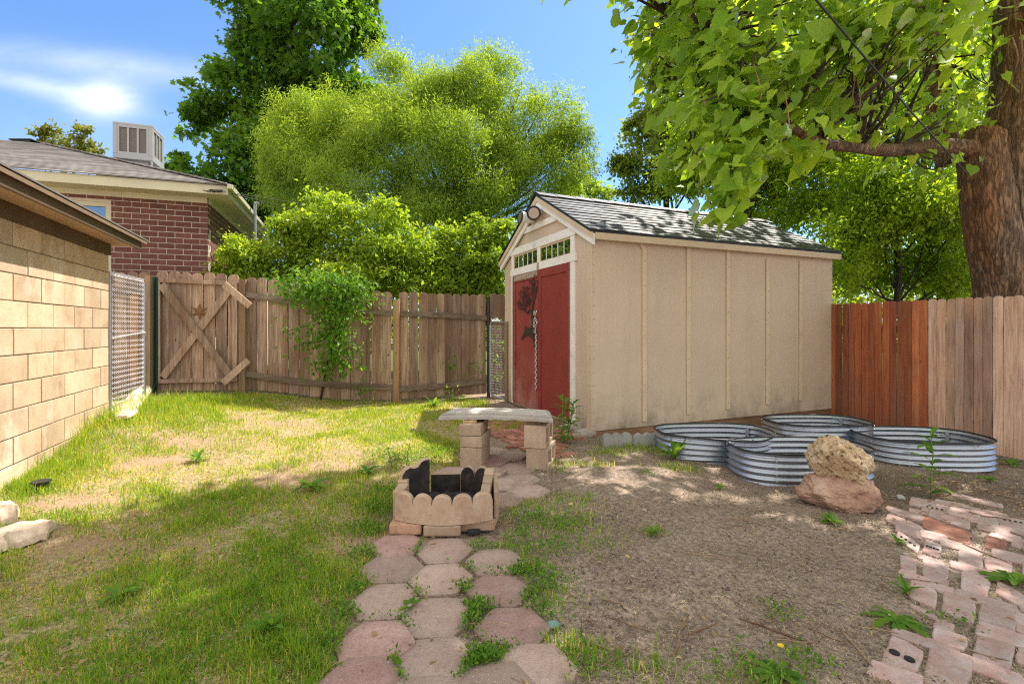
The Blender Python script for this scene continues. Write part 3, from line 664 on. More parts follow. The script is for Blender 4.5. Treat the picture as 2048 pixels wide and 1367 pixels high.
# ------------------------------------------------------------------ shed
SA = math.atan2(.392, .92); SL, SW = 4.04, 2.585; SZ0, SZ1, SPK = .103, 2.352, 3.04
S0 = Vector((.9, 5.5, 0)); dL = Vector((math.cos(SA), math.sin(SA), 0)); dF = Vector((-dL.y, dL.x, 0))
def build_shed():
    r = thing('garden_shed', 'tan garden shed with red double doors, white trim and shingled gable roof', 'shed', S0, SA)
    half = SW / 2; pit = (SPK - SZ1) / half
    w = MB(); w.prism([(0, SZ0), (SW, SZ0), (SW, SZ1), (half, SPK), (0, SZ1)], lambda y, z, x: Vector((x, y, z)), 0, SL); w.build('wall', M['siding'], r)
    s = MB(); s.box2((.02, .02, -.08), (SL - .02, SW - .02, SZ0 - .002)); s.build('sill_beam', M['brown_beam'], r)
    cm = MB(); cm.box2((-.012, -.004, SZ0), (-.002, .10, SZ1 - .03)); cm.build('corner_board', M['tan_trim'], r, bevel=.002)
    # battens on the long side
    for x, z0, z1 in ((.708, .16, 2.18), (1.371, .20, 2.345), (2.02, .22, 2.345), (2.725, .24, 2.18), (3.366, .25, 2.19)):
        b = MB(); b.box2((x - .030, -.020, z0), (x + .030, .0, z1)); b.build('batten', M['tan_trim'], r, bevel=.006)
    b = MB(); b.bar((.708, -.010, 2.17), (.60, -.010, 2.345), .055, .018, (0, -1, 0)); b.build('batten', M['tan_trim'], r, bevel=.005)
    nl = MB()
    for x in (.708, 1.371, 2.02, 2.725, 3.366):
        for k in range(7): nl.box((x + random.uniform(-.004, .004), -.0215, .3 + k * .29), (.008, .003, .008))
    for k in range(15): nl.box((.018, -.0015, .16 + k * .15), (.007, .003, .007)); nl.box((-.0135, .03, .16 + k * .15), (.003, .007, .007)); nl.box((SL - .02, -.0015, .16 + k * .15), (.007, .003, .007))
    tag(nl.build('nail_heads', M['rust'], r), kind='stuff')
    # roof
    ro = MB(); ov = .085; fo = .075
    for sgn in (0, 1):
        ys = (lambda y: y) if sgn == 0 else (lambda y: SW - y)
        zt = lambda y: SZ1 + y * pit
        ro.prism([(-ov, zt(-ov) + .006), (half, zt(half) + .006), (half, zt(half) + .032), (-ov, zt(-ov) + .032)], lambda y, z, x: Vector((x, ys(y), z)), -fo, SL + .06, .2)
        n = 11; st = (half + ov) / n
        for i in range(n):
            y0 = -ov - .015 + i * st; y1 = y0 + st * 1.12; x = -fo - .012; x -= 0
            band = .06 if i < 3 else (.48 if i < 8 else (.18 if i < 9 else .04))
            first = True
            while x < SL + .06:
                x1 = min(x + (random.uniform(.12, .3) if first else .30 + random.uniform(-.02, .02)), SL + .072); first = False
                e = random.uniform(0, .007)
                p = [(x + .002, y0, zt(y0) + .034 + e), (x1 - .002, y0, zt(y0) + .034 + e), (x1 - .002, y0, zt(y0) + .046 + e), (x + .002, y0, zt(y0) + .046 + e),
                     (x + .002, y1, zt(y1) + .033), (x1 - .002, y1, zt(y1) + .033), (x1 - .002, y1, zt(y1) + .038), (x + .002, y1, zt(y1) + .038)]
                p = [Vector((a, ys(b_), c)) for a, b_, c in p]
                ro.add(p, [(0, 1, 2, 3), (3, 2, 6, 7), (0, 3, 7, 4), (1, 5, 6, 2), (4, 7, 6, 5), (0, 4, 5, 1)], min(1, max(0, band + random.uniform(-.14, .14)))); x = x1
    x = -fo - .012
    while x < SL + .06:
        for sg in (-1, 1):
            ro.bar((x, half + sg * .07, SPK + .050 - .07 * pit + .012), (x + .31, half + sg * .07, SPK + .044 - .07 * pit + .012), .02 * 7.5, .010, (0, sg * pit, 1), .12 + random.uniform(-.08, .08))
        x += .29
    roof = ro.build('roof', M['shingle_shed'], r)
    # rake boards on the front gable: white inner, tan outer
    for sg in (0, 1):
        ys = (lambda y: y) if sg == 0 else (lambda y: SW - y)
        t = MB(); zt = lambda y: SZ1 + y * pit
        t.prism([(-ov - .005, zt(-ov) - .135), (half, zt(half) - .140), (half, zt(half) - .012), (-ov - .005, zt(-ov) - .010)], lambda y, z, x: Vector((x, ys(y), z)), -.050, -.022); t.build('rake_board', M['white'], r, bevel=.003)
        t = MB(); t.prism([(-ov - .012, zt(-ov) - .060), (half, zt(half) - .062), (half, zt(half) + .004), (-ov - .012, zt(-ov) + .004)], lambda y, z, x: Vector((x, ys(y), z)), -fo + .002, -.052); t.build('rake_cap', M['tan_trim'], r, bevel=.002)
        e = MB(); y0 = -ov
        e.prism([(y0 - .014, SZ1 - ov * pit - .07), (y0 + .012, SZ1 - ov * pit - .07), (y0 + .012, SZ1 - ov * pit + .004), (y0 - .014, SZ1 - ov * pit + .004)], lambda y, z, x: Vector((x, ys(y), z)), -.02, SL + .05); e.prism([(y0 + .013, SZ1 - ov * pit - .066), (-.001, SZ1 - ov * pit - .066), (-.001, SZ1 - ov * pit - .05), (y0 + .013, SZ1 - ov * pit - .05)], lambda y, z, x: Vector((x, ys(y), z)), 0, SL); e.build('eave_board', M['tan_trim'], r)
    # gable trim: collar board and vent panel above it
    t = MB(); t.prism([(.80, 2.62), (SW - .80, 2.62), (SW - .86, 2.70), (.86, 2.70)], lambda y, z, x: Vector((x, y, z)), -.030, -.002); t.build('collar_board', M['white'], r, bevel=.003)
    # door surround
    D0, DM, D1 = .466, 1.325, 2.185
    def tr(y0, y1, z0, z1, d=.026, nm='trim_board', m='white'):
        t = MB(); t.box2((-d, y0, z0), (-.001, y1, z1)); return t.build(nm, M[m], r, bevel=.003)
    tr(.36, D0 - .012, SZ0 + .02, 2.052); tr(D1 + .006, 2.262, SZ0 + .02, 2.052)
    tr(.33, 2.29, 2.052, 2.152, .032); tr(.33, 2.29, 2.36, 2.465, .032)
    tr(.36, .455, 2.152, 2.36, .024); tr(2.19, 2.262, 2.152, 2.36, .024); tr(1.285, 1.365, 2.152, 2.36, .024)
    for y0, y1 in ((.455, 1.285), (1.365, 2.19)):
        f = MB(); f.box2((-.016, y0, 2.335), (-.002, y1, 2.359)); f.box2((-.016, y0, 2.153), (-.002, y1, 2.165)); f.box2((-.016, y0, 2.165), (-.002, y0 + .015, 2.335)); f.box2((-.016, y1 - .015, 2.165), (-.002, y1, 2.335))
        fo_ = f.build('transom_window', M['tan_trim'], r)
        p = MB(); p.box2((-.008, y0 + .016, 2.166), (-.003, y1 - .016, 2.334)); p.build('pane', M['pane'], fo_)
        for i in range(1, 5):
            g = MB(); yb = y0 + .016 + (y1 - y0 - .032) * i / 5; g.box2((-.013, yb - .006, 2.166), (-.0085, yb + .006, 2.334)); g.build('glazing_bar', M['lampwhite'], fo_)
    # doors
    for k, (y0, y1, m) in enumerate(((D0, DM - .004, 'red'), (DM + .004, D1, 'red_scuffed'))):
        d = MB(); d.box2((-.018, y0, .135), (-.001, y1, 2.048)); do = d.build('door', M[m], r, bevel=.002)
        if k: do['label'] = 'scuffed and faded red door with a peeled strip along its top'
        f = MB()
        st = .075
        f.box2((-.032, y0, .135), (-.0185, y0 + st, 2.048)); f.box2((-.032, y1 - st, .135), (-.0185, y1, 2.048)); f.box2((-.032, y0 + st, 1.945), (-.0185, y1 - st, 2.048))
        if k: f.box2((-.032, y0 + st, .135), (-.0185, y1 - st, .25))
        f.build('door_frame', M[m], do, bevel=.003)
        h = MB(); yh = y0 - .006 if k == 0 else y1 + .003
        h.box2((-.036, yh - .006, .16), (-.027, yh + .006, 2.04)); h.build('hinge', M['steel_hinge'], do)
    t = MB(); t.box2((-.036, DM + .02, 1.965), (-.0325, D1 - .04, 2.044)); t.build('peeled_strip', M['peeled'], r)
    t = MB(); t.box2((-.036, 1.29, 2.056), (-.0325, 1.355, 2.148)); t.build('worn_patch', M['peeled'], r)
    return r
M['brown_beam'] = wood_mat('sill_wood', (.12, .07, .04), (.28, .17, .10), (.40, .26, .16), axis='X')
M['steel_hinge'] = metal_mat('steel_hinge', (.30, .28, .26), .5, .7, .4, 60)
build_shed()
def SF(y, z, out=0.0): return S0 + dF * y - dL * out + Vector((0, 0, z))     # a point on the shed front

def build_floodlight():
    base = SF(1.27, 2.86, .0); r = thing('flood_light', 'white twin flood light mounted under the shed gable peak', 'flood light', base)
    b = MB(); b.tube([SF(1.27, 2.86, .003), SF(1.27, 2.86, .045)], .055, 16); b.tube([SF(1.27, 2.86, .045), SF(1.24, 2.83, .12)], .022, 10); b.tube([SF(1.30, 2.86, .045), SF(1.42, 2.80, .11)], .022, 10); b.build('base', M['lampwhite'], r, True, smooth=False)
    for y, z, d in ((1.24, 2.80, Vector((.02, -.95, -.25))), (1.46, 2.77, Vector((-.86, -.30, .10)))):
        c = SF(y, z, .14); d = d.normalized()
        pts = [c - d * .10, c - d * .09, c - d * .04, c + d * .05, c + d * .09]; h = MB(); h.tube(pts, [.03, .045, .062, .083, .090], 20); ho = h.build('lamp_head', M['lampwhite'], r, True, smooth=False)
        g = MB(); g.tube([c + d * .0905, c + d * .097], [.078, .070], 20); go = g.build('lens', M['lens'], ho); go.data.transform(Matrix.Translation(-base))
        k = MB(); n = 20; x = d.orthogonal().normalized(); yv = d.cross(x)
        k.tube([c + d * .092 + (x * math.cos(2 * math.pi * i / n) + yv * math.sin(2 * math.pi * i / n)) * .086 for i in range(n + 1)], .012, 6); ko = k.build('bezel', M['dark_rubber'], ho); ko.data.transform(Matrix.Translation(-base))
build_floodlight()

def build_ornament():
    base = SF(1.62, 1.20, .036); r = thing('metal_deer_ornament', 'rusty metal leaping deer cutout with tree-like antlers hung on the left red door', 'wall ornament', base)
    b = MB(); D0, D1 = .036, .041
    f = lambda y, z, d: SF(y, z, d)
    body = [(1.42, 1.21), (1.40, 1.29), (1.42, 1.36), (1.47, 1.43), (1.50, 1.45), (1.53, 1.41), (1.505, 1.37), (1.49, 1.31), (1.55, 1.265), (1.68, 1.26), (1.74, 1.30), (1.735, 1.25), (1.76, 1.20), (1.87, 1.10), (1.86, 1.085), (1.74, 1.15), (1.66, 1.165), (1.55, 1.13), (1.49, 1.13), (1.44, 1.05), (1.43, .98), (1.405, .98), (1.41, 1.06), (1.45, 1.15)]
    b.prism(body, f, D0, D1); b.build('body', M['rust'], r, True)
    def curl(mb, y, z, ang, L, rad, depth):
        pts = []; a = ang; n = 8
        for i in range(n):
            pts.append(SF(y, z, .040 + .002 * random.random())); y += math.cos(a) * L / n; z += math.sin(a) * L / n; a += random.uniform(-.05, .28) * (1 if depth % 2 else -1)
            if depth < 2 and i in (2, 5): curl(mb, y, z, a + random.choice((-1, 1)) * random.uniform(.6, 1.2), L * .58, rad * .75, depth + 1)
        mb.tube(pts, rad, 5)
        if depth >= 1:
            n = 9; mb.tube([SF(y + .016 * math.cos(i * .8 + a) , z + .016 * math.sin(i * .8 + a), .041) for i in range(n)], rad * .9, 5)
    for (y, z, path) in ((1.48, 1.43, [(1.48, 1.43), (1.56, 1.52), (1.64, 1.47), (1.74, 1.50), (1.79, 1.60), (1.80, 1.68)]), (1.48, 1.44, [(1.47, 1.43), (1.48, 1.53), (1.44, 1.62), (1.50, 1.72), (1.50, 1.80)])):
        a = MB(); a.tube([SF(p[0], p[1], .040) for p in path], [.012, .011, .010, .008, .007, .006][:len(path)], 6)
        e = path[-1]; e2 = path[-2]; e3 = path[-3]
        for (yy_, zz_) in (e, e2, e3):
            for an in (.5, 1.5, 2.5): curl(a, yy_, zz_, an, .17, .0042, 0 if an != 1.5 else 1)
        a.build('antler', M['rust'], r, True)
build_ornament()

def link(mb, c, dirv, side, L=.05, W=.028, rad=.0045):
    n = 14; pts = []
    for i in range(n + 1):
        a = 2 * math.pi * i / n; pts.append(Vector(c) + Vector(dirv) * (math.cos(a) * L / 2) + Vector(side) * (math.sin(a) * W / 2))
    mb.tube(pts, rad, 6, cap=False)
def build_chain():
    y = 1.345; base = SF(y, 1.30, .04); r = thing('chain', 'galvanised link chain hanging down between the red shed doors', 'chain', base)
    z = 1.16; i = 0; up = Vector((0, 0, 1)); mb = None
    while z > .42:
        mb = MB(); sd_ = dF if i % 2 == 0 else (dL * .75 + dF * .5).normalized()
        link(mb, SF(y, z, .052), up, sd_, .056, .034, .0052); mb.build('link', M['chrome'], r, True, smooth=True); z -= .040; i += 1
    for k in range(9):
        mb = MB(); a = k / 8 * 2 * math.pi; c = SF(y + .040 * math.sin(a), 1.335 + .055 * math.cos(a), .055 + .012 * (k % 2))
        dv = (dF * math.cos(a) - up * math.sin(a)).normalized(); link(mb, c, dv, (up * .6 + dL * .5 + dF * .3).normalized(), .05, .034, .0048); mb.build('link', M['chrome'], r, True, smooth=True)
    for dy in (-.035, .035):
        mb = MB(); mb.tube([SF(y + dy, 1.49, .034), SF(y + dy, 1.49, .060), SF(y + dy * .8, 1.46, .065), SF(y + dy * .6, 1.40, .062)], .007, 8); mb.build('hasp', M['chrome'], r, True, smooth=True)
    base = SF(y, 1.21, .06); r = thing('padlock', 'small silver padlock closing the chain on the shed doors', 'padlock', base)
    mb = MB(); rot = Matrix((dF, -dL, up)).transposed(); mb.box(SF(y, 1.21, .066), (.058, .022, .055), rot); mb.build('body', M['padlock'], r, True, bevel=.006)
    mb = MB(); mb.tube([SF(y + .018 * math.cos(t), 1.24 + .03 * math.sin(t), .066) for t in np.linspace(0, math.pi, 9)], .005, 8); mb.build('shackle', M['chrome'], r, True, smooth=True)
M['padlock'] = metal_mat('padlock_steel', (.42, .50, .60), .35, .8)
build_chain()

# ------------------------------------------------------------------ wooden fences
def picket_poly(w, z0, z1, rnd=True):
    h = w / 2
    if rnd: return [(-h, z0), (h, z0), (h, z1 - h * .75)] + [(h * math.cos(a), z1 - h * .75 + h * .75 * math.sin(a)) for a in np.linspace(.35, math.pi - .35, 6)] + [(-h, z1 - h * .75)]
    return [(-h, z0), (h, z0), (h, z1 - .022), (h - .020, z1), (-h + .020, z1), (-h, z1 - .022)]
def pickets(mb, line, spacing, width, ztop, zbot=None, thick=.018, rnd=True, start=0.0, jig=.006, lean=.01, skip=()):
    line = [Vector((a, b, 0)) for a, b in line]; L = sum((line[i + 1] - line[i]).length for i in range(len(line) - 1))
    n = int((L - start) / spacing); out = []
    for k in range(n):
        s = start + (k + .5) * spacing; q = s
        for i in range(len(line) - 1):
            d = (line[i + 1] - line[i]).length
            if q <= d or i == len(line) - 2: break
            q -= d
        d = (line[i + 1] - line[i]).normalized(); nrm = Vector((d.y, -d.x, 0)); p = line[i] + d * q
        if k in skip: continue
        t = s / L; zt = ztop(t) + random.uniform(-jig, jig) * 1.5; zb = gz(p.x, p.y) + (.01 if zbot is None else zbot(t)); le = random.uniform(-lean, lean); off = random.uniform(-.004, .004); tw = random.uniform(-.02, .02)
        w = width * random.uniform(.97, 1.02)
        mb.prism(picket_poly(w, zb, zt, rnd), lambda a, z, dd: p + d * (a + le * (z - zb)) + nrm * (dd + off + tw * a) + Vector((0, 0, z)), 0, thick)
    return L

FA = (-5.36, 7.43); FB = (-4.12, 7.60); FC = (-1.83, 7.78); FD = (-.40, 8.45)
def build_left_fence():
    r = thing('wooden_fence', 'weathered brown picket fence with sagging rails along the back of the yard', 'fence', (FB[0], FB[1], gz(*FB)))
    m = MB(); pickets(m, [(-6.6, 7.22), (-5.42, 7.42)], .170, .155, lambda t: 2.10, lambda t: .02); m.build('picket_panel', M['fence'], r, True, bevel=.002)
    m = MB(); pickets(m, [(-4.10, 7.61), FC], .157, .150, lambda t: 2.06 - .235 * min(1, t * 1.25) + .02 * math.sin(t * 9), lambda t: .03); m.build('picket_panel', M['fence'], r, True, bevel=.002)
    m = MB(); pickets(m, [(-1.78, 7.81), (-1.1, 8.10), FD], .146, .144, lambda t: 1.83, lambda t: .04, lean=.012); m.build('picket_panel', M['fence'], r, True, bevel=.002)
    m = MB(); pickets(m, [(-.40, 8.47), (.9, 9.0), (4, 10.3)], .15, .142, lambda t: 1.86, lambda t: .02); m.build('picket_panel', M['fence'], r, True, bevel=.002)
    def rail(pts, w=.085):
        mb = MB()
        for i in range(len(pts) - 1): mb.bar(pts[i], Vector(pts[i + 1]) + (Vector(pts[i + 1]) - Vector(pts[i])) * .004, w, .038, (.25, -1, 0), .5)
        o = mb.build('rail', M['rail'], r, True, bevel=.004); return o
    def curve(a, b, za, zb, sag, n=9, off=.0, ex=0.0):
        out = []
        for i in range(n):
            t = i / (n - 1); x = a[0] + (b[0] - a[0]) * t; y = a[1] + (b[1] - a[1]) * t
            out.append(Vector((x + .005, y - .045 - off, za + (zb - za) * t - sag * 4 * t * (1 - t) + ex * t * t)))
        return out
    rail(curve(FB, FC, 1.78, 1.49, .03)); rail(curve(FB, FC, .56, .33, .05, 9, .0))
    rail(curve((-1.78, 7.80), (-1.1, 8.09), 1.49, 1.47, 0, 3)); rail(curve((-1.1, 8.09), (-.42, 8.43), 1.47, 1.43, 0, 3))
    rail(curve((-1.78, 7.80), (-1.1, 8.09), .30, .315, .0, 3)); rail(curve((-1.1, 8.09), (-.42, 8.43), .315, .37, 0, 3))
    rail(curve((-6.6, 7.22), (-5.42, 7.42), 1.80, 1.80, 0, 2))
    p = MB(); p.box2((-4.185, 7.52, .1), (-4.085, 7.605, 2.0)); p.build('post', M['post'], r, True, bevel=.004)
    p = MB(); p.box2((-1.865, 7.69, -.05), (-1.765, 7.775, 1.70), .9); p.build('post', M['post'], r, True, bevel=.004)
    p = MB(); p.tube([(-.40, 8.36, 0), (-.40, 8.36, 1.78)], .028, 12); p.build('steel_post', M['steel_dark'], r, True, smooth=False)
    p = MB(); p.box2((-5.49, 7.34, .1), (-5.405, 7.40, 2.05), .7); p.build('post', M['post'], r, True, bevel=.004)
    p = MB(); p.box2((-5.70, 7.33, .45), (-5.58, 7.36, 1.78), .8); p.build('patch_board', M['orange_board'], r, True, bevel=.003)
M['orange_board'] = wood_mat('orange_cedar', (.24, .12, .05), (.42, .23, .11), (.5, .32, .18))
build_left_fence()

def build_gate():
    r = thing('wooden_gate', 'weathered plank gate with a cross brace and frame in the left fence', 'gate', (-4.75, 7.50, gz(-4.75, 7.5)))
    a = Vector((-5.37, 7.43, 0)); b = Vector((-4.19, 7.585, 0)); d = (b - a).normalized(); n = Vector((d.y, -d.x, 0)); L = (b - a).length
    f = lambda s, z, o: a + d * s + n * o + Vector((0, 0, z))
    m = MB(); pickets(m, [(a.x, a.y), (b.x, b.y)], .168, .158, lambda t: 2.115 - .02 * t, lambda t: .03, jig=.01); m.build('picket_panel', M['fence'], r, True, bevel=.002)
    Z0, Z1 = .47, 1.97
    for s0, z0, s1, z1 in ((.04, Z0, .04, Z1), (L - .06, Z0, L - .06, Z1 - .03)):
        m = MB(); m.bar(f(s0, z0, .045), f(s1, z1, .045), .075, .035, n, .6); m.build('stile', M['fence'], r, True, bevel=.003)
    for z0, z1, s0, s1 in ((Z0 - .01, Z0, .0, L - .02), (Z1 + .01, Z1 - .03, .0, L - .02)):
        m = MB(); m.bar(f(s0, z0, .048), f(s1, z1, .048), .06, .045, n, .75); m.build('rail', M['fence'], r, True, bevel=.003)
    m = MB(); m.bar(f(.11, Z1 - .06, .088), f(L - .12, Z0 + .08, .088), .11, .028, n, .4); m.build('brace', M['fence'], r, True, bevel=.003)
    m = MB(); m.bar(f(.11, Z0 + .05, .050), f(L - .12, Z1 - .10, .050), .11, .028, n, .8); m.build('brace', M['fence'], r, True, bevel=.003)
    for lab, p0, p1 in (('pale loose scrap board nailed across the top right corner of the gate', (448, 568), (500, 612)), ('pale loose scrap board nailed across the bottom right corner of the gate', (446, 766), (497, 720))):
        A = Q(*p0, 7.36); B = Q(*p1, 7.40); m = MB(); m.bar(A, B, .10, .022, (0, -1, 0), .9); o = m.build('scrap_board', M['fence_light'], loc=(A + B) / 2, bevel=.003); tag(o, lab, 'board', 'scrap boards on the gate')
    c = f(.615, 1.51, .030); m = MB()
    poly = []
    for i in range(12):
        rr = .125 if i % 2 == 0 else .055; an = math.pi / 2 + i * math.pi / 6; poly.append((rr * math.cos(an), rr * math.sin(an)))
    vs = [c + d * x + Vector((0, 0, y)) for x, y in poly] + [c + n * .02]; m.add(vs, [(i, (i + 1) % 12, 12) for i in range(12)]); m.add([v + n * -.006 for v in vs[:12]], [tuple(range(12))])
    o = m.build('star_ornament', M['orange_board'], loc=c); tag(o, 'small tan six-pointed star hung on the gate planks', 'star ornament')
    t = Q(310, 650, 7.15); m = MB(); m.box2((t.x - .045, t.y - .004, .12), (t.x + .045, t.y + .004, 2.0)); m.box2((t.x - .006, t.y - .04, .12), (t.x + .006, t.y - .005, 2.0))
    for k in range(26): m.box2((t.x - .012, t.y - .05, .25 + k * .065), (t.x + .012, t.y - .041, .275 + k * .065))
    o = m.build('steel_fence_post', M['steel_green'], loc=(t.x, t.y, gz(t.x, t.y))); tag(o, 'dark green steel T-post standing at the hinge side of the gate', 'post')
build_gate()

def zigzag_mesh(fn, W, H, cell, rad, m, parent, vs=.04, name='wire_mesh'):
    mb = MB(); ncol = int(W / cell); nrow = int(H / vs / 2)
    for c in range(ncol):
        pts = []
        for k in range(nrow * 2 + 1):
            s = (c + (0.0 if k % 2 == 0 else 1.10)) * cell; z = k * vs
            pts.append(fn(min(max(s, .005), W - .005), z, .004 if (k % 2) else -.004))
        mb.tube(pts, rad, 4, .5, cap=False)
    return mb.build(name, m, parent, True)
def build_chainlink():
    a = Vector((-4.43, 5.42, 0)); b = Vector((-4.70, 6.28, 0)); d = (b - a).normalized(); n = Vector((d.y, -d.x, 0)); W = (b - a).length
    r = thing('chain_link_panel', 'bright chain link fence panel between the block garage and the gate', 'wire fence panel', (a.x, a.y, gz(a.x, a.y)))
    z0 = .34
    f = lambda s, z, o: a + d * s + n * o + Vector((0, 0, z0 + z))
    zigzag_mesh(f, W, 1.53, .050, .0023, M['wire'], r, .029)
    for s in (.0, W):
        m = MB(); m.tube([f(s, -.3, 0), f(s, 1.5 if s else 1.48, 0)], .020 if s else .014, 10); m.build('post', M['galv'], r, True, smooth=False)
    m = MB(); m.tube([f(0, .80, .012), f(W * .5, .835, .012), f(W, .86, .012)], .012, 8); m.build('tie_rail', M['wire'], r, True)
    m = MB()
    for k in range(26):
        s = k * W / 26; m.tube([f(s, 1.50, 0), f(s + .008, 1.545, .01), f(s + .03, 1.535, -.01), f(s + .024, 1.50, 0)], .0035, 4, cap=False)
    m.build('top_twist', M['wire'], r, True)
M['wire'] = metal_mat('bright_wire', (.62, .60, .62), .4, .6)
build_chainlink()
def build_small_gate():
    a = Vector((-.355, 8.06, 0)); b = Vector((-.075, 7.74, 0)); d = (b - a).normalized(); n = Vector((d.y, -d.x, 0)); W = (b - a).length
    r = thing('wire_mesh_gate', 'narrow metal framed wire gate between the fence and the shed corner', 'gate', (a.x, a.y, gz(a.x, a.y)))
    f = lambda s, z, o: a + d * s + n * o + Vector((0, 0, z)); Z0, Z1 = .17, 1.36
    pts = [f(.03, Z0, 0), f(0, Z0 + .05, 0), f(0, Z1 - .05, 0), f(.03, Z1, 0), f(W - .04, Z1 - .01, 0)]
    m = MB(); m.tube(pts, .016, 8); m.tube([f(.03, Z0, 0), f(W, Z0 - .05, 0)], .016, 8); m.build('frame', M['galv'], r, True, smooth=False)
    m = MB(); m.bar(f(W - .02, Z0 - .1, 0), f(W - .02, Z1, 0), .05, .03, n); m.build('stile', M['post'], r, True)
    zigzag_mesh(lambda s, z, o: f(s, Z0 + .03 + z, o), W - .02, Z1 - Z0 - .05, .034, .0014, M['wire'], r, .022)
    m = MB()
    for k in range(6): m.tube([f(.04 + k * .035, Z1, 0), f(.05 + k * .035, Z1 + random.uniform(.03, .07), .01), f(.075 + k * .035, Z1, 0)], .008, 5)
    m.build('wire_tie', M['lampwhite'], r, True)
build_small_gate()

def build_right_fence():
    e0 = Vector((4.64, 7.02, 0)); d = Vector((.392, -.92, 0)).normalized()
    r = thing('wooden_fence', 'picket fence right of the shed, one half stained red and the other faded', 'fence', (5.4, 5.3, gz(5.4, 5.3)))
    sp = .0865; n1 = 13; k = e0 + d * (sp * n1); k2 = k + d * (sp * 10)
    top = lambda t: 1.605
    b0 = e0 - d * 1.3
    m = MB(); pickets(m, [(b0.x, b0.y), (k.x, k.y)], sp, .0815, top, lambda t: .03, .017, True, jig=.004, lean=.004); o = m.build('picket_panel', M['orange'], r, True, bevel=.0015); o['label'] = 'red stained pickets'
    m = MB(); pickets(m, [(k.x, k.y), (k2.x + d.x * .02, k2.y + d.y * .02)], sp, .0815, top, lambda t: .03, .017, True, jig=.004, lean=.004); o = m.build('picket_panel', M['pinkwood'], r, True, bevel=.0015); o['label'] = 'faded grey and pinkish pickets'
    back = Vector((-d.y, d.x, 0))
    for z in (.2, 1.25):
        m = MB(); m.bar(b0 + back * .025 + Vector((0, 0, z)), k2 + back * .025 + Vector((0, 0, z)), .08, .035, back); m.build('rail', M['post'], r, True)
    e = k2 + d * .06
    m = MB(); m.box((e.x + .05, e.y, .70), (.10, .09, 1.85)); o = m.build('dark_post', M['steel_dark'], loc=(e.x + .05, e.y, -.2), bevel=.004); tag(o, 'dark grey square post at the right end of the faded fence', 'post')
build_right_fence()

# ------------------------------------------------------------------ bench, fire pit
def poly_mesh(name, poly, z0, z1, m, bevel=.006, rz=0, loc=None, seg=2):
    mb = MB(); c = loc; mb.prism(poly, lambda a, b, h: Vector((a, b, h)), z0, z1)
    o = mb.build(name, m, bevel=bevel, seg=seg); o.location = c; o.rotation_euler = (0, 0, rz); return o
def cinder(label, x, y, z, rz, h, holes, L=.395, W=.19):
    r = thing('cinder_block', label, 'concrete block', (x, y, z), rz, 'blocks carrying the bench')
    mb = MB()
    if not holes: mb.box2((0, 0, .001), (W, L, h - .001)); mb.build('block_body', M['cinder'], r, bevel=.006)
    else:   # laid on its side: cores open left and right
        t = .035
        mb.box2((0, 0, .001), (W, t, h - .001)); mb.box2((0, L / 2 - t / 2, .001), (W, L / 2 + t / 2, h - .001)); mb.box2((0, L - t, .001), (W, L, h - .001))
        for y0, y1 in ((t, L / 2 - t / 2), (L / 2 + t / 2, L - t)):
            mb.box2((.002, y0, .001), (W - .002, y1, t)); mb.box2((.002, y0, h - t), (W - .002, y1, h - .001)); mb.box2((W * .45, y0, t), (W * .55, y1, h - t))
        mb.build('block_body', M['cinder'], r, bevel=.004)
